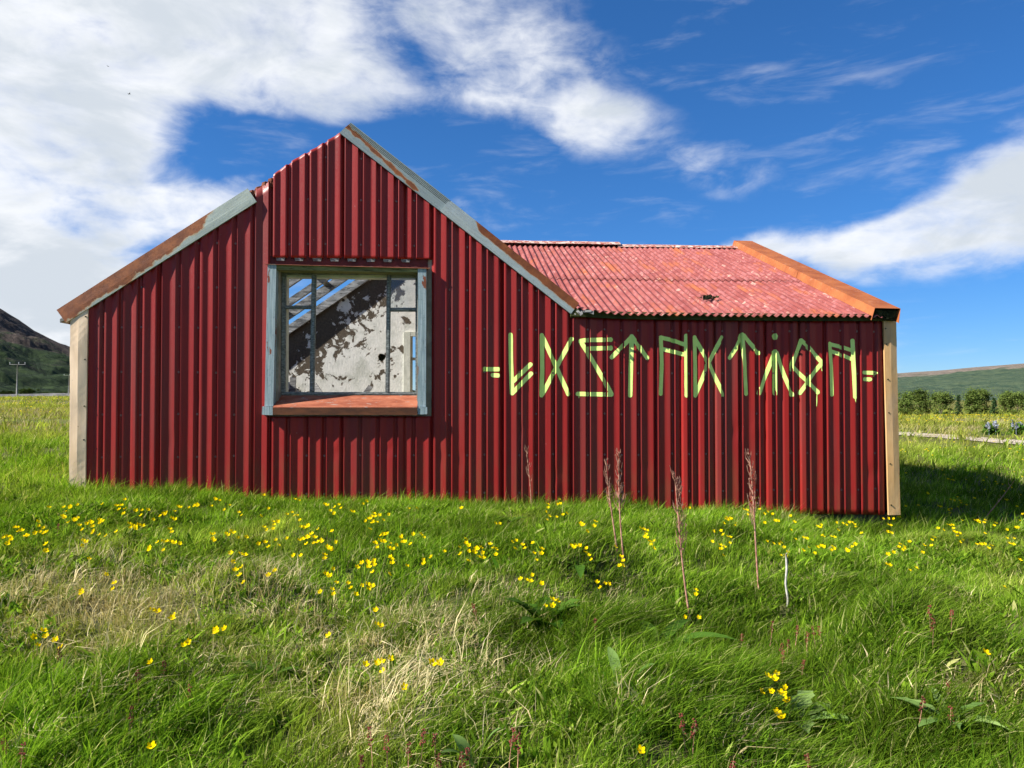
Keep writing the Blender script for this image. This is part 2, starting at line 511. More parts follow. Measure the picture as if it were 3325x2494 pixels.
M['sash'] = mat_simple('flaking_grey_sash_paint', (0.10, 0.11, 0.105), (0.27, 0.29, 0.28), 9, .8, .2, (2, 2, 6), .4, 30, (0.04, 0.04, 0.035), .66)
M['lining'] = mat_simple('cream_window_lining', (0.52, 0.53, 0.44), (0.70, 0.70, 0.60), 6, .7, .25, (1, 1, 1), .3, 30, (0.18, 0.17, 0.11), .70)
M['headwood'] = mat_simple('mossy_green_wood', (0.11, 0.115, 0.045), (0.24, 0.24, 0.10), 4, .85, .2, (1, 8, 8), .6, 10, (0.025, 0.02, 0.012), .60)
M['copper'] = mat_simple('red_rusted_tin', (0.24, 0.065, 0.032), (0.38, 0.130, 0.068), 5, .6, .3, (1, 3, 3), .3, 40, (0.30, 0.22, 0.18), .58)
M['fascia'] = mat_simple('dark_green_fascia', (0.030, 0.038, 0.014), (0.075, 0.085, 0.030), 6, .8, .2)
M['ridge'] = mat_simple('peeled_ridge_cap', (0.34, 0.20, 0.15), (0.66, 0.54, 0.47), 9, .7, .3, (1, 1, 1), .3, 40, (0.30, 0.08, 0.055), .48)
M['dark'] = mat_simple('dark_stone_foundation', (0.030, 0.028, 0.024), (0.08, 0.075, 0.065), 8, .9, .2, bstr=.8, bscale=14)
M['moss'] = mat_simple('black_moss', (0.008, 0.009, 0.005), (0.050, 0.055, 0.022), 14, .95, .1, bstr=1.0, bscale=25)
M['screw'] = mat_simple('dull_screw', (0.16, 0.07, 0.065), (0.30, 0.19, 0.17), 30, .5, .5)
M['floor'] = mat_simple('earth_floor', (0.20, 0.18, 0.14), (0.36, 0.33, 0.27), 4, .95, .1)
M['turf'] = mat_simple('old_red_turf', (0.10, 0.035, 0.022), (0.21, 0.08, 0.05), 22, .95, .1, bstr=1.0, bscale=40)
def mat_glass():
    m, g, out = new_mat('dusty_pane')
    c = ocoord(g)
    tr = g.n('ShaderNodeBsdfTransparent', i_Color=(.93, .95, .94))
    gl = g.n('ShaderNodeBsdfGlossy', i_Roughness=.03)
    df = g.n('ShaderNodeBsdfDiffuse', i_Color=(.5, .52, .48))
    a = g.n('ShaderNodeMixShader')
    g.put(a.inputs[0], g.n('ShaderNodeFresnel', i_IOR=1.5).outputs[0])
    g.t.links.new(tr.outputs[0], a.inputs[1]); g.t.links.new(gl.outputs[0], a.inputs[2])
    b = g.n('ShaderNodeMixShader')
    g.put(b.inputs[0], g.rng(g.noise(c, 5, 5, .6), .3, .75, .02, .13))
    g.t.links.new(a.outputs[0], b.inputs[1]); g.t.links.new(df.outputs[0], b.inputs[2])
    g.t.links.new(b.outputs[0], out.inputs[0])
    return m
M['glass'] = mat_glass()

# ------------------------------------------------------------------ terrain
TC = np.array([-.8, -.575, -.44, -.255, -.07, .14, .35, .504, .8])
YC = np.array([0, 2.2, 4, 6, 8.0, 9.4, 12, 16, 23, 30, 60, 100, 175, 400, 7000.])
ZG = np.array([
    [.18] * 9, [.18] * 9,
    [.30, .28, .27, .26, .25, .23, .20, .18, .17],
    [.45, .41, .37, .33, .31, .27, .22, .17, .15],
    [.61, .57, .50, .40, .38, .30, .225, .0, .05],
    [.64, .59, .50, .40, .38, .29, .19, -.05, .03],
    [.67, .63, .5, .4, .37, .28, .17, .09, .09],
    [.66, .64, .5, .4, .37, .28, .20, .15, .16],
    [.66, .66, .6, .5, .40, .36, .36, .34, .36],
    [.70, .70, .6, .5, .40, .36, .33, .30, .34],
    [1.0, 1.0, .9, .7, .4, .1, -.02, -.05, 0.0],
    [1.4, 1.4, 1.2, .8, .3, -.2, -.62, -.65, -.6],
    [2.15, 2.15, 1.9, 1.2, .6, .1, -.6, -.7, -.7],
    [2.6, 2.6, 2.3, 1.6, .8, .1, -.6, -.7, -.7],
    [2.6, 2.6, 2.3, 1.6, .8, .1, -.6, -.7, -.7]])
def sm_interp_idx(v, C):
    i = np.clip(np.searchsorted(C, v) - 1, 0, len(C) - 2)
    f = np.clip((v - C[i]) / (C[i + 1] - C[i]), 0, 1)
    return i, f
def ground_z(x, y, detail=True):
    x = np.asarray(x, float); y = np.asarray(y, float)
    yy = np.maximum(y, 0.0)
    t = np.clip(x / np.maximum(yy, 3.0), -.8, .8)
    i, f = sm_interp_idx(t, TC)
    j, h = sm_interp_idx(yy, YC)
    z = (ZG[j, i] * (1 - f) + ZG[j, i + 1] * f) * (1 - h) + (ZG[j + 1, i] * (1 - f) + ZG[j + 1, i + 1] * f) * h
    if detail:
        r = np.hypot(x, y)
        wall = np.exp(-((y - 8.7 - x * .065) / .45) ** 2) * (np.abs(x) < 5.2)       # firm ground along the wall
        amp = np.clip((r - 1.0) / 2, 0, 1) * np.clip(1 - (r - 9.5) / 3, .12, 1) * np.clip(1.3 - r / 60, .25, 1) * (1 - .75 * wall)
        b = vnoise(x / .85 + 3.3, y / .85, 5)
        b2 = vnoise(x / .36, y / .36 + 8, 9)
        right = np.clip((x + .2) / 1.5, 0, 1) * np.clip((7.6 - y) / 2.5, 0, 1)      # tussocks are larger on the right
        z = z + amp * ((b ** 1.5 - .3) * (.19 + .42 * right) + (b2 - .5) * (.09 + .08 * right))
        z = z + np.clip((r - 15) / 60, 0, 1) * (fbm(x / 19, y / 19, 3) - .5) * .7 * np.clip(1.5 - r / 900, .15, 1)
    return z
def on_ground(px, py, above=0.0):
    d = ray(px, py)
    s = np.concatenate([np.linspace(1.2, 14, 900), np.geomspace(14.05, 400, 700)])
    X, Y, Z = d[0] * s, d[1] * s, CAMZ + d[2] * s
    g = ground_z(X, Y) + above
    k = int(np.argmax(Z < g))
    return float(X[k]), float(Y[k])

# house frame -------------------------------------------------------------
Z0 = 8.7
CT, ST = math.cos(THETA), math.sin(THETA)
U3, W3 = np.array([CT, ST, 0]), np.array([-ST, CT, 0])
ORG = np.array([0, Z0, 0.0])
def on_wall(px, py, off=0.0):
    """pixel -> (u, z) on the upright plane parallel to the front, off metres in front of it"""
    d = ray(px, py)
    c = np.array([0, 0, CAMZ])
    s = np.dot(ORG - W3 * off - c, W3) / np.dot(d, W3)
    p = c + d * s - ORG
    return float(np.dot(p, U3)), float(p[2])
def local(u, w, z):
    p = ORG + U3 * u + W3 * w
    return float(p[0]), float(p[1]), float(z)
def to_local(x, y):
    dx, dy = x, y - Z0
    return dx * CT + dy * ST, -dx * ST + dy * CT

U_L = on_wall(229, 1300)[0]
U_R = on_wall(2911, 1300)[0]
U_A = on_wall(1860, 1030)[0]       # where the gable ends and the lower wing begins
W_MAIN, W_RIDGE = 7.0, 4.35
W_ANX = 2 * W_RIDGE

def inside_house(x, y, pad=0.0):
    u, w = to_local(np.asarray(x), np.asarray(y))
    return (u > U_L - pad) & (u < U_R + pad) & (w > -pad) & (w < W_ANX + pad)

def build_ground():
    rs = np.concatenate([np.linspace(.4, 2, 8)[:-1], np.arange(2, 12.5, .1), np.geomspace(12.5, 7000, 110)[1:]])
    A = 540
    an = np.linspace(0, 2 * np.pi, A, endpoint=False)
    rr, aa = np.meshgrid(rs, an, indexing='ij')
    X, Y = rr * np.sin(aa), rr * np.cos(aa)
    Z = ground_z(X, Y)
    v = np.stack([X, Y, Z], -1).reshape(-1, 3)
    v = np.vstack([v, [[0, 0, float(ground_z(0, 0))]]])
    n = len(rs)
    i, j = np.meshgrid(np.arange(n - 1), np.arange(A), indexing='ij')
    a, b = (i * A + j).ravel(), (i * A + (j + 1) % A).ravel()
    q = np.stack([a, b, b + A, a + A], -1)[:, ::-1]
    c = len(v) - 1
    tri = np.stack([np.full(A, c), np.arange(A), (np.arange(A) + 1) % A, (np.arange(A) + 1) % A], -1)
    me = mesh_from('ground', v, [tuple(f) for f in q.tolist()] + [(c, k, (k + 1) % A)[::-1] for k in range(A)], True)
    m, g, out = new_mat('meadow_ground')
    co = ocoord(g)
    x, y, z = g.sepxyz(co)
    n1 = g.noise(co, .9, 6, .6, .3)
    n2 = g.noise(co, .05, 6, .62, .3)
    n3 = g.noise(g.mapv(co, (.25, 1, 1)), .35, 6, .65)
    near = g.mix(g.rng(n1, .35, .65), (0.035, 0.058, 0.010), (0.13, 0.12, 0.05))
    farc = g.mix(g.rng(n2, .35, .65), (0.085, 0.105, 0.024), (0.155, 0.135, 0.035))
    farc = g.mix(g.rng(n3, .5, .72), farc, (0.20, 0.13, 0.035))
    yl = g.rng(g.noise(g.mapv(co, (.6, 1, 1), (9, 4, 0)), .8, 7, .72), .56, .68)
    dist = g.vmath('LENGTH', co)
    farc = g.mix(g.math('MULTIPLY', yl, g.rng(dist, 20, 45, 0, .5)), farc, (0.42, 0.27, 0.012))
    col = g.mix(g.rng(dist, 11, 30), near, farc)
    principled(g, out, col, .95, .1, 0, g.noise(co, 7, 6, .7), .8, .06)
    o = obj('ground', me, m)
    tag(o, 'green meadow ground under grass and straw around the house', kind='structure')
build_ground()

# ------------------------------------------------------------------ hills
def build_mountain():
    # left: steep mountain side, cloud shadow painted into its dark colours, in view only at its right foot
    def px(p, dist):
        d = ray(*p); d = d / d[1]
        return np.array([d[0] * dist, dist, CAMZ + d[2] * dist])
    prof = [(-2600, 250), (-1700, 420), (-900, 640), (-400, 830), (-120, 945), (0, 1003), (60, 1040), (110, 1075), (160, 1100), (228, 1128), (420, 1175), (700, 1240), (1000, 1290), (1700, 1300), (2300, 1310)]
    xs = np.interp(np.linspace(0, len(prof) - 1, 220), range(len(prof)), [p[0] for p in prof])
    ys = np.interp(np.linspace(0, len(prof) - 1, 220), range(len(prof)), [p[1] for p in prof])
    T = np.linspace(0, 1, 90)
    V = np.zeros((220, 120, 3)); H = np.zeros((220, 120))
    for i, (x, y) in enumerate(zip(xs, ys)):
        top = px((x, y), 1900.0)
        foot = px((x, 1299), 620.0); foot[2] = min(foot[2], 1.0) - 3
        for k, tt in enumerate(T):
            V[i, k] = foot + (top - foot) * tt
            V[i, k, 2] = foot[2] + (top[2] - foot[2]) * (tt ** 1.25)
        for k in range(90, 120):
            s = (k - 89) / 30
            V[i, k] = top + np.array([top[0] * .5, 950, 0]) * s
            V[i, k, 2] = top[2] * (1 - s) ** 1.2 - 5
        H[i] = np.concatenate([T, np.ones(30)])
    nz = fbm(V[..., 0] / 130, V[..., 1] / 130, 31, 6) - .5
    gl = fbm(V[..., 0] / 60, V[..., 1] / 420, 77, 4) - .5
    amp = np.minimum(np.sin(np.clip(H, 0, 1) * math.pi) ** .8 + .10, 1)
    V[..., 2] += (nz * 60 + gl * 42) * amp
    i, j = np.meshgrid(np.arange(219), np.arange(119), indexing='ij')
    a = (i * 120 + j).ravel()
    q = np.stack([a, a + 120, a + 121, a + 1], -1)
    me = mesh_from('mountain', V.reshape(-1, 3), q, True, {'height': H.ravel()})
    m, g, out = new_mat('cloud_shaded_heath_and_scree')
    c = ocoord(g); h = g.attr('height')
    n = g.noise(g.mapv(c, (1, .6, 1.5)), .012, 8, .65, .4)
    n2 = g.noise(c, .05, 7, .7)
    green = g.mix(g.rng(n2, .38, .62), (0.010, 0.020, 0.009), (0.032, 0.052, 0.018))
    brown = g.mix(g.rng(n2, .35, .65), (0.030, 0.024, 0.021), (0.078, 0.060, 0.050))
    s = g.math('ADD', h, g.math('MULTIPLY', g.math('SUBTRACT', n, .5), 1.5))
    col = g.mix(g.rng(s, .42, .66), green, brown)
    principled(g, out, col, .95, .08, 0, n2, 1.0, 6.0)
    tag(obj('mountain', me, m), 'brown mountain side darkened as under cloud shadow, with green scrub at its foot', kind='structure')

    # right: long gentle hill, green with a bare brown top
    prof = [(900, 1296), (1500, 1292), (2200, 1250), (2700, 1220), (2918, 1212), (3040, 1203), (3150, 1193), (3325, 1180), (3700, 1160), (4500, 1140), (6000, 1120)]
    N, K = 200, 80
    xs = np.interp(np.linspace(0, len(prof) - 1, N), range(len(prof)), [p[0] for p in prof])
    ys = np.interp(np.linspace(0, len(prof) - 1, N), range(len(prof)), [p[1] for p in prof])
    V = np.zeros((N, K, 3)); H = np.zeros((N, K))
    for i, (x, y) in enumerate(zip(xs, ys)):
        top = px((x, y), 3400.0); foot = px((x, 1330), 900.0); foot[2] = -8
        for k in range(60):
            t = k / 59
            V[i, k] = foot + (top - foot) * t
            V[i, k, 2] = foot[2] + (top[2] - foot[2]) * t ** 1.1
            H[i, k] = t
        for k in range(60, K):
            s = (k - 59) / 20
            V[i, k] = top * (1 + .5 * s); V[i, k, 2] = top[2] * (1 - s) - 10 * s; H[i, k] = 1
    nz = fbm(V[..., 0] / 260, V[..., 1] / 260, 41, 6) - .5
    V[..., 2] += nz * 55 * np.minimum(np.sin(np.clip(H, 0, 1) * math.pi) + .13, 1)
    i, j = np.meshgrid(np.arange(N - 1), np.arange(K - 1), indexing='ij')
    a = (i * K + j).ravel()
    me = mesh_from('hill', V.reshape(-1, 3), np.stack([a, a + K, a + K + 1, a + 1], -1), True, {'height': H.ravel()})
    m, g, out = new_mat('hill_heath')
    c = ocoord(g); h = g.attr('height')
    n = g.noise(g.mapv(c, (.35, 1, 1)), .009, 8, .65, .3)
    n2 = g.noise(c, .035, 7, .7)
    green = g.mix(g.rng(n2, .36, .64), (0.036, 0.062, 0.040), (0.078, 0.105, 0.058))
    brown = g.mix(g.rng(n2, .35, .65), (0.13, 0.105, 0.082), (0.22, 0.18, 0.145))
    s = g.math('ADD', h, g.math('MULTIPLY', g.math('SUBTRACT', n, .5), .55))
    col = g.mix(g.rng(s, .74, .84), green, brown)
    principled(g, out, col, .95, .08, 0, n2, 1.0, 8.0)
    tag(obj('hill', me, m), 'long green hill with a bare brown top behind the trees', kind='structure')
build_mountain()

def build_paths():
    # gravel track on the right
    pl = [(2700, 1394), (2918, 1404), (3000, 1409), (3100, 1416), (3200, 1424), (3325, 1434), (3500, 1449), (3800, 1478)]
    pr = [(2700, 1404), (2918, 1415), (3000, 1421), (3100, 1429), (3200, 1438), (3325, 1450), (3500, 1468), (3800, 1500)]
    A = [on_ground(*p) for p in pl]; B = [on_ground(*p) for p in pr]
    def dens(P, n=60):
        t = np.linspace(0, len(P) - 1, n)
        return np.stack([np.interp(t, range(len(P)), [p[0] for p in P]), np.interp(t, range(len(P)), [p[1] for p in P])], -1)
    A, B = dens(A), dens(B)
    K = 7
    v, f = [], []
    for i in range(60):
        for k in range(K):
            p = A[i] + (B[i] - A[i]) * k / (K - 1)
            p = p + np.array([0, (fbm(p[0] * .5, k * 3.3, 4) - .5) * .35])
            v.append((p[0], p[1], float(ground_z(p[0], p[1])) + .03))
    for i in range(59):
        for k in range(K - 1):
            a = i * K + k
            f.append((a, a + 1, a + K + 1, a + K))
    m = mat_simple('pale_gravel', (0.34, 0.28, 0.21), (0.50, 0.43, 0.33), 1.4, .95, .1, bstr=.8, bscale=20, c3=(0.20, 0.20, 0.09), thr=.60)
    tag(obj('gravel_path', mesh_from('gravel_path', v, f, True), m), 'pale gravel track crossing the meadow beyond the house', kind='structure')
    # road along the foot of the mountain
    mb = MB()
    n = 40
    for i in range(n):
        x0, x1 = -260 + i * 6.5, -260 + (i + 1) * 6.5
        z0, z1 = float(ground_z(x0, 190)), float(ground_z(x1, 190))
        mb.hexa([(x0, 187, z0 - .4), (x1, 187, z1 - .4), (x1, 189, z1 + .75), (x0, 189, z0 + .75), (x0, 200, z0 - .4), (x1, 200, z1 - .4), (x1, 197, z1 + .75), (x0, 197, z0 + .75)])
    m = mat_simple('grey_road_bank', (0.085, 0.085, 0.085), (0.17, 0.165, 0.155), .5, .9, .1)
    tag(mb.build('road', m), 'grey raised road along the foot of the mountain', kind='structure')
build_paths()

# ------------------------------------------------------------------ the house
house = bpy.data.objects.new('abandoned_house', None)
house.location = (ORG[0], ORG[1], 0.3)
house.rotation_euler = (0, 0, THETA)
COL.objects.link(house)
tag(house, 'abandoned red corrugated iron house with pale green runes sprayed on the wall', 'house')
HZ = 0.3     # height of the house empty; parts are written in world heights
def hpart(mb, name, mat, parent=None, smooth=False, attrs=None):
    """parts use (u, w, z) with z a world height"""
    mb.v = [(x, y, z - HZ) for x, y, z in mb.v]
    return mb.build(name, mat, parent or house, smooth, attrs)

# folds of the sheet profile, left to right
FOLD_PX = [237.0, 299.7, 356.6, 419.7, 482.8, 543.8, 606.8, 667.9, 726.9, 787.9, 846.9, 903.8, 964.8, 1023.8, 1080.8, 1137.4, 1199.7,
           1254.6, 1313.6, 1372.6, 1429.5, 1488.5, 1545.5, 1602.4, 1659.4, 1715.5, 1769.2, 1826.2, 1883.2, 1938.1]
FOLD_PX += [1938.1 + 55.0 * k for k in range(1, 19)]
FOLDS = [on_wall(x, 1430)[0] for x in FOLD_PX]
DV, DG = 0.0200, 0.036
def breaks(folds):
    bu, bw = [], []
    for a, b in zip(folds[:-1], folds[1:]):
        p = b - a
        for f, w in ((0, DV), (.355, 0), (.41, DG), (.575, DG), (.63, 0)):
            bu.append(a + f * p); bw.append(w)
    bu.append(folds[-1]); bw.append(DV)
    return np.array(bu), np.array(bw)
BU, BW = breaks(FOLDS)
SH = 0.0
FOLDS_B = [f + SH for f in FOLDS]
BUB, BWB = breaks(FOLDS_B)
def prof_w(u, bu=None, bw=None):
    return np.interp(u, BU if bu is None else bu, BW if bw is None else bw)

# outline of the gable
TOPPX = [(199, 1030), (818, 636), (826, 620), (843, 608), (881, 586), (884.5, 570), (900, 555), (961, 513), (1020, 481), (1102, 431), (1119, 418), (1868, 1003)]
TOPUZ = [on_wall(*p) for p in TOPPX]
TU, TZ = np.array([p[0] for p in TOPUZ]), np.array([p[1] for p in TOPUZ])
def gable_top(u):
    return np.interp(u, TU, TZ)
PL, PA, PR = TOPUZ[0], TOPUZ[10], TOPUZ[11]
FB = [on_wall(1855, 1027), on_wall(1974, 1035), on_wall(2078, 1038), on_wall(2600, 1043), on_wall(2850, 1043)]
def fascia_z(u):
    return np.interp(u, [p[0] for p in FB], [p[1] for p in FB])
BTM = [on_wall(200, 1640), on_wall(1500, 1665), on_wall(1862, 1664), on_wall(2500, 1668), on_wall(2884, 1672)]
def wall_bottom(u):
    return np.interp(u, [p[0] for p in BTM], [p[1] for p in BTM])

DENTS = [(*on_wall(x, y), d, r) for x, y, d, r in ((1810, 1545, .010, .045), (1500, 1495, .008, .05), (1395, 1400, .006, .04), (2390, 1400, .010, .06), (2455, 1395, -.006, .05), (2835, 1535, .012, .07), (1325, 1610, .010, .05), (1440, 1480, .006, .06), (1270, 1455, .006, .05), (560, 1430, .006, .06), (1690, 1400, .006, .05), (1100, 1470, .006, .05), (2090, 1520, .007, .06), (2640, 1330, .006, .06), (640, 1300, .005, .05))]
def wall_sheet(u0, u1, zb, zt, bu=BU, bw=BW, rows=34, seed=0, screw_rows=()):
    us = [u0, u1] + [q for q in bu if u0 + 1e-4 < q < u1 - 1e-4]
    us += [u0 + (u1 - u0) * k / 30 for k in range(1, 30)]
    us = np.array(sorted(set(round(q, 5) for q in us)))
    w = prof_w(us, bu, bw)
    b, t = zb(us), zt(us)
    V = np.zeros((len(us), rows, 3))
    for k in range(rows):
        z = b + (t - b) * k / (rows - 1)
        dent = (fbm(us * 3.0, z * 1.3, 200, 3) - .5) * .0018 * np.sin(np.pi * np.clip((k + .5) / rows, .05, .95))
        for du_, dz_, dd_, dr_ in DENTS:
            dent = dent + dd_ * np.exp(-((us - du_) / dr_) ** 2 - ((z - dz_) / (dr_ * 1.2)) ** 2)
        V[:, k] = np.stack([us + dent * .6, w + dent, z - HZ], -1)
    n = len(us)
    i, j = np.meshgrid(np.arange(n - 1), np.arange(rows - 1), indexing='ij')
    a = (i * rows + j).ravel()
    me = mesh_from('wall_sheet', V.reshape(-1, 3), np.stack([a, a + rows, a + rows + 1, a + 1], -1))
    o = obj('wall_sheet', me, M['wall'], house)
    mod = o.modifiers.new('thickness', 'SOLIDIFY'); mod.thickness = .0015; mod.offset = 1
    # screws in the grooves
    mb = MB()
    fu = (FOLDS_B if bu is BUB else FOLDS)
    for c0, c1 in zip(fu[:-1], fu[1:]):
        uc = c0 + .492 * (c1 - c0)
        if u0 + .01 < uc < u1 - .01:
            for zr in screw_rows:
                if float(zb(np.array([uc]))[0]) + .06 < zr < float(zt(np.array([uc]))[0]) - .06:
                    z = zr + random.uniform(-.008, .008)
                    ww = DG
                    r = .0115
                    ring = [(uc + r * math.cos(k * math.pi / 3), ww - .007, z - HZ + r * math.sin(k * math.pi / 3)) for k in range(6)]
                    base = [(uc + r * 1.3 * math.cos(k * math.pi / 3), ww + .001, z - HZ + r * 1.3 * math.sin(k * math.pi / 3)) for k in range(6)]
                    mb.add(ring + base, [tuple(range(6))] + [(k, 6 + k, 6 + (k + 1) % 6, (k + 1) % 6) for k in range(6)])
    if mb.v:
        s = mb.build('screw_row', M['screw'], o)
        s['kind'] = 'stuff'
    return o

ZS = [on_wall(1600, y)[1] for y in (520, 655, 800, 940, 1068, 1210, 1345, 1478, 1600)]
def groove(i):      # middle of the groove after fold i
    return FOLDS[i] + .492 * (FOLDS[i + 1] - FOLDS[i])
def groove_b(i):
    return groove(i) + SH
WL_U, WR_U = on_wall(872, 1100)[0], on_wall(1380, 1100)[0]       # outer edges of the window casing
WIN_T, WIN_B = on_wall(1110, 838)[1], on_wall(1110, 1352)[1]
u_first = on_wall(281, 1300)[0]
u_last = on_wall(2872, 1400)[0]
sd = 0
cuts = [u_first, groove(4), groove(9)]
for a, b in zip(cuts[:-1], cuts[1:]):
    sd += 1
    wall_sheet(a, b, lambda u: wall_bottom(u), gable_top, seed=sd, screw_rows=ZS)
uw0 = groove(9)
# the strip left of the casing, then the sheet above and the one below the window
sd += 1
wall_sheet(uw0, WL_U + .012, lambda u: wall_bottom(u), gable_top, seed=sd, screw_rows=ZS)
uw1 = groove(18)
for a, b in ((WL_U + .012, groove_b(14)), (groove_b(14), groove(19))):
    sd += 1
    wall_sheet(a, b, lambda u: np.full_like(u, WIN_T), gable_top, BUB, BWB, seed=sd, screw_rows=ZS)
for a, b in ((WL_U + .012, groove(14)), (groove(14), groove(19))):
    sd += 1
    wall_sheet(a, b, lambda u: wall_bottom(u), lambda u: np.full_like(u, WIN_B), seed=sd, screw_rows=ZS)
cuts = [groove(19), groove(23), groove(27)]
for a, b in zip(cuts[:-1], cuts[1:]):
    sd += 1
    wall_sheet(a, b, lambda u: wall_bottom(u), gable_top, seed=sd, screw_rows=ZS)
cuts = [groove(27), groove(32), groove(37), groove(42), u_last]
for a, b in zip(cuts[:-1], cuts[1:]):
    sd += 1
    wall_sheet(a, b, lambda u: wall_bottom(u), lambda u: fascia_z(u) + .03, seed=sd, screw_rows=ZS)

def poly_slab(mb, pts, w0, w1, mi=0):
    """extrude a polygon of (u, z) between depths w0 and w1"""
    n = len(pts)
    mb.add([(u, w0, z) for u, z in pts] + [(u, w1, z) for u, z in pts],
           [tuple(range(n)), tuple(reversed(range(n, 2 * n)))] + [(k, n + k, n + (k + 1) % n, (k + 1) % n) for k in range(n)], mi)

# corner trims
def corner_trim(name, pl, pr, ptop, pbot, side):
    """folded tin strip: front face between two pixel edges, returning round the corner"""
    rows, wv = 26, []
    mb = MB()
    V, Fc = [], []
    for k in range(rows):
        f = k / (rows - 1)
        ua = pl[0][0] + (pl[1][0] - pl[0][0]) * f; ub = pr[0][0] + (pr[1][0] - pr[0][0]) * f
        za = ptop[0] + (pbot[0] - ptop[0]) * f; zb = ptop[1] + (pbot[1] - ptop[1]) * f
        dn = (vnoise(f * 5.3, 1.7, 61 + side) - .5) * .030
        cols = [(ua if side < 0 else ub, .16), (ua if side < 0 else ub, -.018 + dn * .3), (ua * .5 + ub * .5, -.026 + dn), (ub if side < 0 else ua, -.020 + dn * .2), (ub if side < 0 else ua, .006)]
        zz = [za, za, (za + zb) / 2, zb, zb] if side < 0 else [zb, zb, (za + zb) / 2, za, za]
        for j, ((u, w), z) in enumerate(zip(cols, zz)):
            jit = (vnoise(f * 17, j * 3.1, 7) - .5) * (.006 if j in (0, 1) else .002)
            V.append((u + jit, w, z - HZ))
    for k in range(rows - 1):
        for j in range(4):
            a = k * 5 + j
            q = (a, a + 5, a + 6, a + 1)
            Fc.append(q if side > 0 else q[::-1])
    me = mesh_from(name, V, Fc)
    o = obj(name, me, M['trim'] if side < 0 else M['trim_tan'], house)
    s = o.modifiers.new('thickness', 'SOLIDIFY'); s.thickness = .002; s.offset = 1
    mb2 = MB()
    for zf in ((.04, .27, .52, .70, .93) if side < 0 else (.05, .13, .31, .48, .74, .95)):
        u = (pr[0][0] + (pr[1][0] - pr[0][0]) * zf - .02) if side < 0 else (pl[0][0] + (pl[1][0] - pl[0][0]) * zf + .02 + .012 * (zf > .2))
        z = ptop[1] * (1 - zf) + pbot[1] * zf
        ring = [(u + .008 * math.cos(k * math.pi / 4), -.030, z - HZ + .008 * math.sin(k * math.pi / 4)) for k in range(8)]
        ring2 = [(q[0], -.012, q[2]) for q in ring]
        mb2.add(ring + ring2, [tuple(range(8))] + [(k, 8 + k, 8 + (k + 1) % 8, (k + 1) % 8) for k in range(8)])
    n_ = mb2.build('nail_row', M['moss'], o); n_['kind'] = 'stuff'
    return o
a0, a1 = on_wall(231, 1030), on_wall(227, 1610)
b0, b1 = on_wall(288, 1005), on_wall(279, 1610)
corner_trim('corner_trim', (a0, a1), (b0, b1), (a0[1], b0[1]), (a1[1], b1[1]), -1)
a0, a1 = on_wall(2866, 1036), on_wall(2883, 1672)
b0, b1 = on_wall(2907, 1036), on_wall(2921, 1671)
corner_trim('corner_trim', (a0, a1), (b0, b1), (a0[1], b0[1]), (a1[1], b1[1]), 1)

# barge boards ------------------------------------------------------------
def barge(name, c_ll, c_ul, c_ur, c_lr, off, mat, bend=.5, tilt=.03, thick=.035, wob=.0, label=None):
    P = [on_wall(*p, off) for p in (c_ll, c_ul, c_ur, c_lr)]
    NA, NB = 40, 8
    V, al, ac = [], [], []
    for i in range(NA + 1):
        f = i / NA
        lo = (P[0][0] + (P[3][0] - P[0][0]) * f, P[0][1] + (P[3][1] - P[0][1]) * f)
        hi = (P[1][0] + (P[2][0] - P[1][0]) * f, P[1][1] + (P[2][1] - P[1][1]) * f)
        for j in range(NB + 1):
            s = j / NB
            w = -off + max(0, s - bend) * tilt / (1 - bend) + (fbm(f * 9, s * 2, 12) - .5) * wob
            V.append((lo[0] + (hi[0] - lo[0]) * s, w, lo[1] + (hi[1] - lo[1]) * s - HZ)); al.append(f); ac.append(s)
    n1 = len(V)
    V += [(u, w + thick, z) for u, w, z in V]; al += al; ac += ac
    Fc = []
    st = NB + 1
    for i in range(NA):
        for j in range(NB):
            a = i * st + j
            Fc.append((a, a + st, a + st + 1, a + 1)); Fc.append((n1 + a, n1 + a + 1, n1 + a + st + 1, n1 + a + st))
        for j in (0, NB):
            a = i * st + j
            Fc.append((a, n1 + a, n1 + a + st, a + st))
    for i in (0, NA):
        for j in range(NB):
            a = i * st + j
            Fc.append((a, a + 1, n1 + a + 1, n1 + a))
    me = mesh_from(name, V, Fc, attrs={'along': al, 'across': ac})
    o = obj(name, me, mat, house)
    if label: o['label'] = label
    return o
barge('barge_board', (214, 1048), (182, 1006), (803, 611), (833, 655), .027, M['barge_left'], .35, .008, .024, .004, 'rusted left barge flashing with a pale grey upper end')
barge('barge_board', (1102, 431), (1139, 397), (1462, 649), (1433, 688), .034, M['barge_upper'], .55, .012, .030, .0, 'grey ribbed barge board at the peak with a band of rust')
barge('barge_board', (1430, 686), (1459, 646), (1882, 983), (1854, 1019), .050, M['barge_lower'], .45, .030, .045, .004, 'lower right barge flashing, rusted along its top half')
# two grooves worked along the board at the peak
mb = MB()
for s in (.62, .72, .82, .91):
    p = [on_wall(x0 + (x1 - x0) * s, y0 + (y1 - y0) * s, .035) for (x0, y0), (x1, y1) in (((1106, 428), (1139, 397)), ((1433, 687), (1462, 649)))]
    wz = -.0318 + max(0, s - .55) * .012 / .45
    mb.beam((p[0][0], wz, p[0][1]), (p[1][0], wz, p[1][1]), .006, .006, (0, 1, 0))
o = hpart(mb, 'board_bead', M['moss']); o['kind'] = 'stuff'

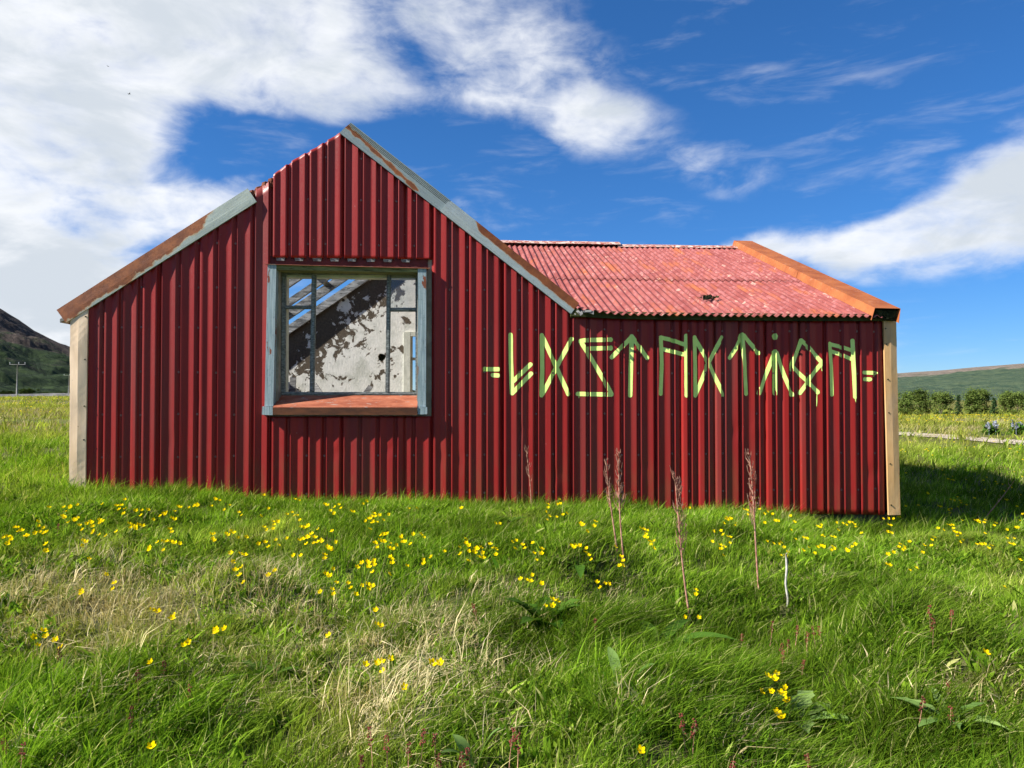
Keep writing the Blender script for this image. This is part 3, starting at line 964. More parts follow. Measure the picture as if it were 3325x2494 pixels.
# old turf on the roof edge where the barge board has gone
mb = MB()
for k in range(26):
    f = k / 25
    u, z = on_wall(808 + (886 - 808) * f, 614 + (573 - 614) * f, 0)
    for q in range(3):
        s = random.uniform(.03, .055)
        c = (u + random.uniform(-.03, .03), .05 + q * .06, z - .03 - random.uniform(0, .06))
        pts = [(c[0] + s * math.sin(th) * math.cos(ph) * random.uniform(.7, 1.3), c[1] + s * math.sin(th) * math.sin(ph), c[2] + s * .7 * math.cos(th)) for th in (.01, 1.0, 2.1, 3.13) for ph in (0, 1.57, 3.14, 4.71)]
        fs = [(i * 4 + j, i * 4 + (j + 1) % 4, (i + 1) * 4 + (j + 1) % 4, (i + 1) * 4 + j) for i in range(3) for j in range(4)]
        mb.add(pts, fs)
o = hpart(mb, 'roof_turf', M['turf']); o['label'] = 'reddish old turf showing at the bare roof edge'; o['kind'] = 'stuff'

# frame behind the sheets: lining wall with the window hole
g0 = -.1
sash_w = .17
hu0, hz1 = on_wall(915, 880, -sash_w); hu1, hz0 = on_wall(1356, 1282, -sash_w)
mb = MB()
IN_L, IN_R = U_L + .05, U_A - .02
LW0, LW1 = .045, .34
def top_pts(ua, ub, drop=.05):
    us = [ua] + [q for q in TU if ua < q < ub] + [ub]
    return [(u, float(gable_top(np.array(u))) - drop) for u in us]
poly_slab(mb, [(IN_L, g0), (hu0, g0)] + list(reversed(top_pts(IN_L, hu0))), LW0, LW1)
poly_slab(mb, [(hu1, g0), (IN_R, g0)] + list(reversed(top_pts(hu1, IN_R))), LW0, LW1)
poly_slab(mb, [(hu0, g0), (hu1, g0), (hu1, hz0 - .16), (hu0, hz0 - .16)], LW0, LW1)
poly_slab(mb, [(hu0, hz0 - .16), (hu1, hz0 - .16), (hu1, hz0), (hu0, hz0)], sash_w, LW1 + .001)
poly_slab(mb, [(hu0, hz1), (hu1, hz1)] + list(reversed(top_pts(hu0, hu1))), LW0, LW1)
o = hpart(mb, 'lining_wall', M['floor'])

# side and back walls (corrugated, seen only from the sides)
def flat_corrugated(name, fn, n, zb, zt, mat):
    V, Fc = [], []
    for i in range(n + 1):
        for j, zf in enumerate((0, 1)):
            x, y = fn(i)
            V.append((x, y, (zt(i) if zf else zb) - HZ))
    for i in range(n):
        Fc.append((2 * i, 2 * i + 2, 2 * i + 3, 2 * i + 1))
    return obj(name, mesh_from(name, V, Fc), mat, house)
amp = (0, 0, .025, .025)
n = int((W_MAIN - .16) / .05)
flat_corrugated('side_wall', lambda i: (U_L + .005 + amp[i % 4], .16 + i * .05), n, g0, lambda i: PL[1] + .02, M['wall'])
eave_an = on_wall(2835, 1031, .12)
ridge_an = on_wall(2400, 806, -W_RIDGE)
SL = (ridge_an[1] - eave_an[1]) / (W_RIDGE + .12)
def an_z(w):
    return eave_an[1] + SL * (w + .12) if w < W_RIDGE else ridge_an[1] - SL * (w - W_RIDGE)
n = int((W_ANX - .16) / .05)
flat_corrugated('side_wall', lambda i: (U_R - .012 - amp[i % 4], .16 + i * .05), n, g0, lambda i: an_z(.16 + i * .05) - .03, M['wall'])
mb = MB()
poly_slab(mb, [(U_A, g0), (U_R - .05, g0), (U_R - .05, an_z(W_ANX) - .05), (U_A, an_z(W_ANX) - .05)], W_ANX - .15, W_ANX - .02)
poly_slab(mb, [(U_A - .06, g0), (U_A, g0), (U_A, PR[1] - .25), (U_A - .06, PR[1] - .25)], .36, W_ANX - .16)
hpart(mb, 'back_wall', M['floor'])
mb = MB()
mb.box((U_L + .06, .36, -.2), (U_A - .07, W_MAIN - .01, .42))
hpart(mb, 'floor', M['floor'])
# foundation under the low right corner
mb = MB()
for k in range(7):
    ua = U_R - 2.2 + k * .31
    mb.box((ua, .04 + random.uniform(0, .03), -.4), (ua + .30, .30, on_wall(2880, 1668)[1] + random.uniform(-.015, .0)))
hpart(mb, 'foundation', M['dark'])

# inner gable wall with peeling plaster, a flue hole and a window
B0, B1 = W_MAIN, W_MAIN + .25
bw_l, bw_t = on_wall(1330, 1090, -W_MAIN)
bw_b = on_wall(1340, 1279, -W_MAIN)[1]
bw_r = bw_l + .95
fu, fz = on_wall(1239, 1160, -W_MAIN)
fr = 12 * (Z0 + W_MAIN) / F
drop = .10
mb = MB()
sq = .14
def tp(a, b):
    us = [a] + [q for q in (PA[0],) if a < q < b] + [b]
    zf = lambda u: (PL[1] + (PA[1] - PL[1]) * (u - PL[0]) / (PA[0] - PL[0])) if u < PA[0] else (PA[1] + (PR[1] - PA[1]) * (u - PA[0]) / (PR[0] - PA[0]))
    return [(u, zf(u) - drop) for u in us]
poly_slab(mb, [(IN_L, g0), (fu - sq, g0)] + tp(IN_L, fu - sq)[::-1], B0, B1)
poly_slab(mb, [(fu - sq, g0), (fu + sq, g0), (fu + sq, fz - sq), (fu - sq, fz - sq)], B0, B1)
poly_slab(mb, [(fu - sq, fz + sq), (fu + sq, fz + sq)] + tp(fu - sq, fu + sq)[::-1], B0, B1)
poly_slab(mb, [(fu + sq, g0), (bw_l, g0)] + tp(fu + sq, bw_l)[::-1], B0, B1)
poly_slab(mb, [(bw_l, g0), (bw_r, g0), (bw_r, bw_b), (bw_l, bw_b)], B0, B1)
poly_slab(mb, [(bw_l, bw_t), (bw_r, bw_t)] + tp(bw_l, bw_r)[::-1], B0, B1)
poly_slab(mb, [(bw_r, g0), (IN_R, g0)] + tp(bw_r, IN_R)[::-1], B0, B1)
ns = 24
for k in range(ns):
    def on_sq(a):
        c, s = math.cos(a), math.sin(a); q = sq / max(abs(c), abs(s)); return (fu + q * c, B0, fz + q * s)
    def on_c(a, w):
        j = 1 + .07 * math.sin(a * 3 + 1) + .05 * math.sin(a * 7)
        return (fu + fr * j * math.cos(a), w, fz + fr * j * math.sin(a))
    a, b = 2 * math.pi * (k + .5) / ns, 2 * math.pi * (k + 1.5) / ns
    a, b = a - math.pi / ns, b - math.pi / ns
    mb.add([on_sq(a), on_sq(b), on_c(b, B0), on_c(a, B0), on_c(b, B1), on_c(a, B1)], [(0, 1, 2, 3), (3, 2, 4, 5)])
inner = hpart(mb, 'inner_gable_wall', M['plaster'])
inner['label'] = 'white plaster wall peeling off brown concrete, seen through the window'
mb = MB(); mb.tube([(fu, B0 + .12, fz), (fu, B1 + .3, fz)], fr * 1.15, 16)  # capped dark tube behind the hole, coloured for the darkness inside it
hpart(mb, 'dark_flue_plug', M['moss'], inner)
# its window frame
mb = MB()
fl = on_wall(1311, 1078, -W_MAIN + .03)
mb.box((fl[0], B0 - .03, bw_b - .1), (bw_l + .015, B0 + .12, fl[1]))
mb.box((fl[0] + .0, B0 - .028, bw_t - .01), (bw_r + .1, B0 + .12, fl[1] + .004))
mb.box((bw_r, B0 - .03, bw_b - .1), (bw_r + .1, B0 + .12, fl[1]))
zt_ = on_wall(1340, 1165, -W_MAIN)[1]
mb.box((bw_l, B0 + .05, zt_ - .03), (bw_r, B0 + .1, zt_ + .03))
mb.box((bw_l + .015, B0 + .05, bw_b), (bw_l + .06, B0 + .10, bw_t - .012))
hpart(mb, 'far_window_frame', M['lining'], inner)
# a broken board standing in the corner and loose boards on the floor by the wall
mb = MB()
u_, z_ = on_wall(947, 1225, -W_MAIN + .2)
mb.beam((u_, W_MAIN - .2, z_ - .9), (u_ + .02, W_MAIN - .15, z_), .12, .05, (0, 1, 0))
hpart(mb, 'broken_board', M['oldwood']); mb = MB()
p, q = on_wall(1180, 1290, -W_MAIN + .3), on_wall(1203, 1255, -W_MAIN + .3)
mb.beam((p[0] - .1, W_MAIN - .5, p[1] - .16), (q[0], W_MAIN - .28, q[1]), .10, .04, (0, 1, 0))
hpart(mb, 'broken_board', M['oldwood']); mb = MB()
p, q = on_wall(1050, 1290, -W_MAIN + .3), on_wall(1015, 1250, -W_MAIN + .3)
mb.beam((p[0] + .1, W_MAIN - .5, p[1] - .16), (q[0], W_MAIN - .28, q[1]), .16, .05, (0, 1, 0), 0)
hpart(mb, 'broken_board', M['oldwood'])

# open roof frame on the left slope: rafters and a few boards are left
def slope_l(u):
    return PL[1] + (PA[1] - PL[1]) * (u - PL[0]) / (PA[0] - PL[0])
for k, w in enumerate([.46, 2.2, 3.8, 5.0, 5.8, 6.92]):
    mb = MB()
    wid = random.uniform(.11, .17)
    a, b = PL[0] + .12, PA[0] + .02
    mb.beam((a, w, slope_l(a) - .14), (b, w + random.uniform(-.05, .05), slope_l(b) - .14), wid, .09, (0, 1, 0))
    hpart(mb, 'rafter', M['rafter'])
for k, (f, w0, w1) in enumerate([(.36, 3.0, 6.2), (.60, 3.6, 6.3), (.97, .4, 6.95)]):
    mb = MB()
    u = PL[0] + (PA[0] - PL[0]) * f
    mb.beam((u, w0, slope_l(u) - .045), (u + random.uniform(-.06, .06), w1, slope_l(u) - .045), .10, .035, (-.62, 0, 1))
    hpart(mb, 'roof_batten', M['rafter'])
# the right slope is still closed
mb = MB()
u2 = PR[0]
poly_slab(mb, [(PA[0] - .02, PA[1] - .03), (u2 + .02, PR[1] - .03), (u2 + .02, PR[1] - .09), (PA[0] - .02, PA[1] - .09)], .02, W_MAIN + .3)
hpart(mb, 'main_roof', M['roof'])
# flashing strip over the left eave
mb = MB()
poly_slab(mb, [(PL[0] - .02, PL[1] - .02), (PL[0] + .12, slope_l(PL[0] + .12) - .02), (PL[0] + .12, slope_l(PL[0] + .12) - .06), (PL[0] - .02, PL[1] - .06)], .01, W_MAIN + .2)
hpart(mb, 'eave_boards', M['rafter'])

# the window ---------------------------------------------------------------
CF = .05
win = bpy.data.objects.new('window', None)
win.parent = house
COL.objects.link(win)
win['label'] = 'broken window in a weathered blue-grey wooden casing with rusted sill'
def wpart(mb, name, mat):
    return hpart(mb, name, mat, win)
def quad_board(name, c, off, back, mat, nrow=1):
    """c: 4 pixel corners (bl, br, tr, tl)"""
    mb = MB()
    P = [on_wall(*p, off) for p in c]
    mb.hexa([(P[0][0], -off, P[0][1]), (P[1][0], -off, P[1][1]), (P[2][0], -off, P[2][1]), (P[3][0], -off, P[3][1]),
             (P[0][0], back, P[0][1]), (P[1][0], back, P[1][1]), (P[2][0], back, P[2][1]), (P[3][0], back, P[3][1])])
    return wpart(mb, name, mat)
quad_board('casing', (( 859, 1319), (887, 1319), (897, 859), (869, 859)), CF, .165, M['casing'])
quad_board('casing', ((1356, 1321), (1383, 1321), (1384, 871), (1357, 871)), CF, .165, M['casing'])
quad_board('casing_foot', ((850, 1347), (885, 1348), (885, 1320), (851, 1320)), CF + .02, .06, M['casing'])
quad_board('casing_foot', ((1356, 1346), (1387, 1345), (1387, 1322), (1355, 1322)), CF + .021, .06, M['casing'])
quad_board('header', ((895, 876), (1358, 884), (1358, 869.5), (895, 859)), CF - .012, .164, M['headwood'])
# drip flashing over the header
mb = MB()
p0, p1 = on_wall(858, 857, CF + .014), on_wall(1396, 870, CF + .014)
b0_, b1_ = (p0[0] + .02, p0[1] + .012), (p1[0] - .02, p1[1] + .012)
mb.hexa([(p0[0], -CF - .014, p0[1] - .005), (p1[0], -CF - .014, p1[1] - .008), (p1[0], -CF - .014, p1[1]), (p0[0], -CF - .014, p0[1]),
         (b0_[0], .03, b0_[1] - .008), (b1_[0], .03, b1_[1] - .008), (b1_[0], .03, b1_[1]), (b0_[0], .03, b0_[1])])
wpart(mb, 'drip_flashing', M['copper'])
# what shows in the open ends of the sheets above
mb = MB()
z0_, z1_ = on_wall(1110, 858, -.02)[1], WIN_T + .02
poly_slab(mb, [(WL_U, z0_ - .03), (WR_U + .03, z0_ - .06), (WR_U + .03, z1_), (WL_U, z1_)], .034, .043)
M['upstand'] = mat_simple('shade_dark_red_flashing', (0.05, 0.010, 0.011), (0.10, 0.018, 0.018), 8)  # red darkened in colour to put this sunlit strip into shade
wpart(mb, 'flashing_upstand', M['upstand'])
mb = MB()
for c0, c1 in zip(FOLDS_B[:-1], FOLDS_B[1:]):
    ua, ub = c0 - .05, c0 + .06
    if WL_U + .02 < ua and ub < WR_U + .02:
        zt2 = WIN_T + .004; zb2 = WIN_T - .036
        mb.hexa([(ua + .012, .020, zb2), (ub - .012, .020, zb2), (ub, .020, zt2), (ua, .020, zt2), (ua + .012, .032, zb2), (ub - .012, .032, zb2), (ub, .032, zt2), (ua, .032, zt2)])
o = wpart(mb, 'closure_strip', M['sash']); o['kind'] = 'stuff'
# sill: sloping tin top and upright front
mb = MB()
sf = CF + .03
p0, p1 = on_wall(886, 1322, sf), on_wall(1355, 1322, sf)
q0, q1 = on_wall(914, 1284, -sash_w + .01), on_wall(1357, 1284, -sash_w + .01)
r0, r1 = on_wall(885, 1347, sf), on_wall(1355, 1348, sf)
mb.hexa([(p0[0], -sf, p0[1]), (p1[0], -sf, p1[1]), (q1[0], sash_w - .01, q1[1]), (q0[0], sash_w - .01, q0[1]),
         (p0[0], -sf, p0[1] - .01), (p1[0], -sf, p1[1] - .01), (q1[0], sash_w - .01, q1[1] - .012), (q0[0], sash_w - .01, q0[1] - .012)])
sill_top = wpart(mb, 'sill_top', M['copper'])
mb = MB()
mb.hexa([(r0[0], -sf + .001, r0[1]), (r1[0], -sf + .001, r1[1]), (p1[0], -sf + .001, p1[1] - .010), (p0[0], -sf + .001, p0[1] - .010),
         (r0[0], .05, r0[1]), (r1[0], .05, r1[1]), (p1[0], .05, p1[1] - .012), (p0[0], .05, p0[1] - .012)])
M['sillrust'] = mat_simple('brown_rusted_sill', (0.07, 0.026, 0.012), (0.15, 0.050, 0.018), 4, .65, .3, (1, 3, 3), .3, 30)  # rust brown set darker than on the sloping top
wpart(mb, 'sill_front', M['sillrust'])
# sash: frame, two mullions, two transoms
def bar(name, x0, y0, x1, y1, lean=0, w0=sash_w, dep=.05, mat=None):
    """upright or level sash bar given by its pixel box; lean shifts the foot sideways"""
    mb = MB()
    c = [on_wall(x0 + lean, y1, -w0), on_wall(x1 + lean, y1, -w0), on_wall(x1, y0, -w0), on_wall(x0, y0, -w0)]
    mb.hexa([(q[0], w0, q[1]) for q in c] + [(q[0], w0 + dep, q[1]) for q in c])
    # a stepped rebate in front
    e = .012
    mb.hexa([(c[0][0] + e, w0 - .014, c[0][1] + e), (c[1][0] - e, w0 - .014, c[1][1] + e), (c[2][0] - e, w0 - .014, c[2][1] - e), (c[3][0] + e, w0 - .014, c[3][1] - e)] +
            [(c[0][0] + e, w0 + .002, c[0][1] + e), (c[1][0] - e, w0 + .002, c[1][1] + e), (c[2][0] - e, w0 + .002, c[2][1] - e), (c[3][0] + e, w0 + .002, c[3][1] - e)])
    return wpart(mb, name, mat or M['sash'])
bar('sash_stile', 914, 879, 928, 1284, -3)
bar('sash_stile', 1349, 886, 1358, 1284, 0)
bar('sash_rail', 928, 879, 1349, 891, 0, sash_w + .002)
bar('sash_rail', 925, 1273, 1349, 1284, 0, sash_w + .002)
bar('mullion', 1012, 889, 1026, 1275, -7, sash_w - .004)
bar('mullion', 1256, 889, 1269, 1275, -5, sash_w - .004)
bar('transom', 927, 992, 1012, 1003, -2, sash_w + .003)
bar('transom', 1268, 999, 1350, 1011, 0, sash_w + .003)
# cream lining of the reveal inside
mb = MB()
lt = on_wall(928, 888, -.24); lr_ = on_wall(1352, 1278, -.24)
mb.box((hu0 + .001, sash_w + .055, hz0), (lt[0] + .012, .36, hz1 - .06))
mb.box((hu0 + .001, sash_w + .056, hz1 - .062), (hu1, .362, hz1 - .002))
mb.box((hu1 - .02, sash_w + .055, hz0), (hu1 - .001, .36, hz1 - .063))
wpart(mb, 'reveal_lining', M['lining'])
mb = MB()
c = [on_wall(x, y, -sash_w - .02) for x, y in ((1268, 1001), (1351, 1001), (1351, 889), (1268, 889))]
mb.hexa([(q[0], sash_w + .018, q[1]) for q in c] + [(q[0], sash_w + .021, q[1]) for q in c])
wpart(mb, 'glass_pane', M['glass'])

# lower wing: fascia, roof sheets, ridge cap, verge ----------------------------
mb = MB()
us = np.linspace(U_A - .03, U_R - .06, 24)
for a, b in zip(us[:-1], us[1:]):
    mb.hexa([(a, -.045, fascia_z(a)), (b, -.045, fascia_z(b)), (b, -.045, fascia_z(b) + .085), (a, -.045, fascia_z(a) + .085),
             (a, -.002, fascia_z(a)), (b, -.002, fascia_z(b)), (b, -.002, fascia_z(b) + .085), (a, -.002, fascia_z(a) + .085)])
hpart(mb, 'fascia', M['fascia'])
mb = MB()
mb.box((U_A - .03, -.001, eave_an[1] - .01), (U_R - .03, .15, eave_an[1] + .03))
hpart(mb, 'wall_plate', M['fascia'])
PIT = .0925
u_left = PA[0] + (PR[0] - PA[0]) * (ridge_an[1] - PA[1]) / (PR[1] - PA[1])
def slope_r(u):
    return PA[1] + (PR[1] - PA[1]) * (u - PA[0]) / (PR[0] - PA[0])
def roof_sheet(u0, u1, wa, wb, lift, seed, eave=False):
    us = np.arange(u0, u1 + 1e-6, PIT / 10)
    rows = 12
    V = np.zeros((len(us), rows, 3))
    for i, u in enumerate(us):
        a = wa
        if u < PR[0]:
            a = max(wa, (slope_r(u) + .0 - eave_an[1]) / SL - .12)
        a = min(a, wb)
        if eave:
            a += .02 * (vnoise(u * 3.1, seed, 5) - .5)
            sag = np.interp(u, [U_A, U_A + .55, U_R], [.05, 0, 0])
        for k in range(rows):
            w = a + (wb - a) * k / (rows - 1)
            z = eave_an[1] + SL * (w + .12) + lift + -.015 * math.cos(2 * math.pi * u / PIT)
            if eave:
                z += (sag + (fascia_z(u) + .055 - eave_an[1]) * .6) * max(0, 1 - k / 6.0)
            z += (fbm(u * 1.7, w * 1.7, 90 + seed, 2) - .5) * .012
            V[i, k] = (u, w, z - HZ)
    n = len(us)
    i, j = np.meshgrid(np.arange(n - 1), np.arange(rows - 1), indexing='ij')
    q = (i * rows + j).ravel()
    me = mesh_from('roof_sheet', V.reshape(-1, 3), np.stack([q, q + rows, q + rows + 1, q + 1], -1), True)
    o = obj('roof_sheet', me, M['roof'], house)
    m_ = o.modifiers.new('thickness', 'SOLIDIFY'); m_.thickness = .0025; m_.offset = 0
    return o
W_SPLIT = on_wall(2200, 912, 0)[1]
# depth of the seam: where the pixel row of the seam meets the roof plane
def roof_hit(px, py, lift=0.0):
    d = ray(px, py); c = np.array([0, 0, CAMZ])
    # plane z - SL*w = const
    nrm = np.array([0, 0, 1.0]) - SL * W3
    k0 = eave_an[1] + SL * .12 + lift - np.dot(-SL * W3, -ORG) * 0
    pt = ORG + np.array([0, 0, eave_an[1] + lift]) + W3 * (-.12)
    s = np.dot(pt - c, nrm) / np.dot(d, nrm)
    p = c + d * s
    u, w = to_local(p[0], p[1])
    return u, w, p[2]
w_split = roof_hit(2200, 912)[1]
sw = PIT * 8
u_end = U_R - .28
k = 0
u = u_end - sw
while u > u_left - sw:
    ua = max(u, u_left)
    if u + sw > U_A - .25:
        roof_sheet(max(ua, U_A - .02) if ua < U_A and False else ua, u + sw + PIT * .5, -.12, w_split + .10, .0 + .003 * (k % 2), k, True)
    roof_sheet(ua, u + sw + PIT * .5, w_split, W_RIDGE, .009 + .003 * (k % 2), k + 40)
    u -= sw; k += 1
# back slope
mb = MB()
zb_ = ridge_an[1]
mb.add([(u_left, W_RIDGE, zb_), (U_R, W_RIDGE, zb_), (U_R, W_ANX + .1, zb_ - SL * (W_RIDGE + .1)), (u_left, W_ANX + .1, zb_ - SL * (W_RIDGE + .1)),
        (u_left, W_RIDGE, zb_ - .05), (U_R, W_RIDGE, zb_ - .05), (U_R, W_ANX + .1, zb_ - SL * (W_RIDGE + .1) - .05), (u_left, W_ANX + .1, zb_ - SL * (W_RIDGE + .1) - .05)],
       [(0, 1, 2, 3), (7, 6, 5, 4), (0, 4, 5, 1), (1, 5, 6, 2), (2, 6, 7, 3), (3, 7, 4, 0)])
hpart(mb, 'back_roof', M['roof'])
# ridge caps: two lengths, the left one riding higher
def ridge_cap(u0, u1, lift, seed):
    V, Fc = [], []
    n = 50
    for i in range(n + 1):
        u = u0 + (u1 - u0) * i / n
        h = lift + (fbm(u * 2.0, seed, 3) - .5) * .018
        for (w, z) in ((-.16, -.055), (-.08, -.008), (0, .022), (.08, -.008), (.16, -.055)):
            edge = (vnoise(u * 9, w * 20 + seed, 8) - .5) * .02 if abs(w) > .1 else 0
            V.append((u, W_RIDGE + w + edge, ridge_an[1] + z + h - HZ))
    for i in range(n):
        for j in range(4):
            a = i * 5 + j
            Fc.append((a, a + 5, a + 6, a + 1))
    o = obj('ridge_cap', mesh_from('ridge_cap', V, Fc), M['ridge'], house)
    s = o.modifiers.new('thickness', 'SOLIDIFY'); s.thickness = .004; s.offset = -1
u_mid = on_wall(2010, 800, -W_RIDGE)[0]
ridge_cap(u_left - .05, u_mid, .062, 1)
ridge_cap(u_mid - .05, on_wall(2415, 805, -W_RIDGE)[0], .022, 2)

# the boxed verge on the right
VO = .13
sec = [on_wall(*p, VO) for p in ((2830, 1038), (2841, 1000), (2925, 1002), (2919, 1049))]
def verge(name, wa, wb, grow, label=None):
    rows = 22
    V, Fc = [], []
    cu = sum(s[0] for s in sec) / 4
    for k in range(rows + 1):
        w = wa + (wb - wa) * k / rows
        dz = SL * (w + VO)
        jag = (vnoise(w * 4.0, 3, 21) - .5) * .03
        for j, (u, z) in enumerate(sec):
            uu = u + (u - cu) * grow; zz = z + dz + (grow * .05 if j in (1, 2) else 0) + (jag if j == 0 else 0)
            V.append((uu + (vnoise(w * 2, j * 5, 4) - .5) * .008, w, zz - HZ))
    for k in range(rows):
        for j in range(3):
            a = k * 4 + j
            Fc.append((a, a + 1, a + 5, a + 4))
    o = obj(name, mesh_from(name, V, Fc), M['orange'], house)
    s = o.modifiers.new('thickness', 'SOLIDIFY'); s.thickness = .004; s.offset = -1
    if label: o['label'] = label
    return o
def verge_w(px, py):
    # depth along the top left edge of the verge where it passes a pixel column
    best = min(np.linspace(-.1, 4.4, 600), key=lambda w: abs(proj(local(sec[1][0], w, sec[1][1] + SL * (w + VO)))[0] - px))
    return float(best)
def proj(p):
    q = np.array(p) - np.array([0, 0, CAMZ])
    return W0 / 2 + F * np.dot(q, RT) / np.dot(q, FWD), H0 / 2 - F * np.dot(q, UP) / np.dot(q, FWD)
wj = verge_w(2589, 872)
verge('verge_box', -VO, wj, 0.0, 'lower length of the orange rusted verge box')
verge('verge_box', wj - .03, W_RIDGE + .12, 0.03, 'upper length of the orange rusted verge box')
# mossy wood in its open end
mb = MB()
cc = np.array(sec)
pts = [(cc[0][0] + .03, cc[0][1] + .03), (cc[1][0] + .015, cc[1][1] - .012), (cc[2][0] - .015, cc[2][1] - .012), (cc[3][0] - .02, cc[3][1] + .03)]
poly_slab(mb, [(a, b) for a, b in pts], -VO + .05, .02)
for q in range(46):
    u = random.uniform(pts[0][0] + .02, pts[3][0] - .02); z = random.uniform(pts[0][1], pts[1][1] - .02); s = random.uniform(.008, .02)
    mb.box((u - s, -VO + .035, z - s), (u + s, -VO + .07, z + s * .8))
o = hpart(mb, 'verge_filling', M['moss']); o['label'] = 'black moss-grown wood in the open end of the verge box'
# torn sheet and splinters at the valley
mb = MB()
for k in range(9):
    a = on_wall(1862 + k * 4 + random.uniform(0, 14), 1006 + random.uniform(0, 14), .10)
    b = on_wall(1885 + k * 5 + random.uniform(-20, 16), 1014 + random.uniform(-4, 9), .14)
    mb.beam((a[0], -.10, a[1]), (b[0], -.15, b[1]), random.uniform(.01, .03), .006, (0, 1, 0))
hpart(mb, 'splintered_board', M['oldwood'])

# the runes -----------------------------------------------------------------
def c5(x, y): return (1500 + x / 2.765, 1000 + y / 2.765)
def c6(x, y): return (2200 + x / 2.949, 1000 + y / 2.949)
RUNES = [
 (c5, 19, [[(205, 550), (325, 550)], [(277, 603), (323, 606)]], [(205, 550, 25)]),
 (c5, 20, [[(437, 240), (440, 480), (450, 760)], [(462, 655), (615, 508)], [(452, 765), (620, 590)]], []),
 (c5, 20, [[(718, 245), (722, 560), (714, 785)], [(727, 262), (830, 490), (955, 772)], [(985, 278), (840, 550), (722, 775)]], []),
 (c5, 20, [[(1066, 296), (1120, 288), (1335, 284)], [(1125, 365), (1335, 360)], [(1066, 300), (1190, 500), (1345, 772)], [(1040, 772), (1345, 777)]], [(1335, 284, 23), (1335, 360, 23)]),
 (c5, 20, [[(1526, 255), (1518, 520), (1512, 785)], [(1526, 260), (1346, 442)], [(1528, 258), (1664, 448)]], []),
 (c5, 19, [[(1787, 265), (1796, 500), (1785, 770)], [(1790, 265), (1890, 290), (2012, 332)], [(1802, 368), (2012, 422)], [(2013, 250), (2018, 785)]], []),
 (c6, 20, [[(165, 280), (171, 560), (172, 840)], [(170, 290), (300, 530), (440, 832)], [(428, 278), (300, 520), (178, 830)]], []),
 (c6, 20, [[(622, 255), (642, 500), (658, 822)], [(615, 262), (570, 370), (502, 478)], [(640, 265), (775, 432)]], []),
 (c6, 20, [[(937, 262), (938, 285)], [(937, 415), (938, 820)], [(925, 430), (785, 815)], [(952, 430), (1025, 650), (1098, 832)]], [(937, 270, 25)]),
 (c6, 20, [[(1187, 312), (1100, 540), (1100, 590)], [(1187, 310), (1290, 410), (1385, 525)], [(1385, 525), (1285, 650), (1176, 815)], [(1102, 560), (1230, 690), (1345, 802)]], [(1345, 808, 21)]),
 (c6, 19, [[(1460, 340), (1476, 560), (1483, 832)], [(1465, 345), (1665, 402)], [(1478, 415), (1675, 490)], [(1678, 312), (1686, 520), (1702, 852)]], []),
 (c6, 19, [[(1788, 618), (1900, 622)], [(1794, 683), (1845, 683)]], []),
]
DRIPS = {9: [[(1340, 830), (1338, 940)], [(1378, 560), (1382, 600)]], 10: [[(1703, 860), (1706, 900)]], 11: [[(1895, 625), (1893, 658)], [(1838, 690), (1837, 705)]], 3: [[(1052, 785), (1052, 808)]]}
def rune(idx, fn, rad, strokes, dots):
    segs = []
    sc = 2.765 if fn is c5 else 2.949
    mpp = 8.8 / F
    for st in strokes:
        P = [on_wall(*fn(*p)) for p in st]
        for a, b in zip(P[:-1], P[1:]):
            segs.append((a, b, rad / sc * mpp))
    for x, y, r in dots:
        p = on_wall(*fn(x, y)); segs.append((p, (p[0], p[1] + 1e-4), r / sc * mpp))
    for st in DRIPS.get(idx, []):
        P = [on_wall(*fn(*p)) for p in st]
        segs.append((P[0], P[1], 3.2 / sc * mpp))
    u0 = min(min(a[0], b[0]) for a, b, r in segs) - .05; u1 = max(max(a[0], b[0]) for a, b, r in segs) + .05
    z0 = min(min(a[1], b[1]) for a, b, r in segs) - .05; z1 = max(max(a[1], b[1]) for a, b, r in segs) + .05
    us = [u0] + [q for q in BU if u0 < q < u1] + [u1]
    uu = []
    for a, b in zip(us[:-1], us[1:]):
        nn_ = max(1, int(math.ceil((b - a) / .0055)))
        uu += [a + (b - a) * k / nn_ for k in range(nn_)]
    uu = np.array(uu + [u1]); zz = np.arange(z0, z1, .0055)
    UU, ZZ = np.meshgrid(uu, zz, indexing='ij')
    best = np.full(UU.shape, -9.0)
    for a, b, r in segs:
        dx, dz = b[0] - a[0], b[1] - a[1]
        L = dx * dx + dz * dz
        t = np.clip(((UU - a[0]) * dx + (ZZ - a[1]) * dz) / L, 0, 1)
        dd = np.hypot(UU - a[0] - t * dx, ZZ - a[1] - t * dz)
        rr = r * (1 + .10 * (vnoise(ZZ * 12, UU * 12, 5) - .5))
        # the can's cone spreads where the wall drops away into the grooves
        soft = r * (.22 + 18 * np.maximum(prof_w(UU) - .014, 0))
        best = np.maximum(best, (rr - dd) / np.maximum(soft, 1e-4))
    keep = best > -.9
    cell = keep[:-1, :-1] | keep[1:, :-1] | keep[:-1, 1:] | keep[1:, 1:]
    ci, cj = np.nonzero(cell)
    nz_ = len(zz)
    quads = np.stack([ci * nz_ + cj, (ci + 1) * nz_ + cj, (ci + 1) * nz_ + cj + 1, ci * nz_ + cj + 1], -1)
    used, inv = np.unique(quads, return_inverse=True)
    quads = inv.reshape(quads.shape)
    V = np.stack([UU, prof_w(UU) - .0035 - .0005 * (idx % 3), ZZ - HZ], -1).reshape(-1, 3)[used]
    o = obj('painted_rune', mesh_from('painted_rune', V, quads, attrs={'edge': np.clip(best, -1, 1).reshape(-1)[used]}), M['graffiti'], house)
for i, (fn, rad, st, dots) in enumerate(RUNES):
    rune(i, fn, rad, st, dots)

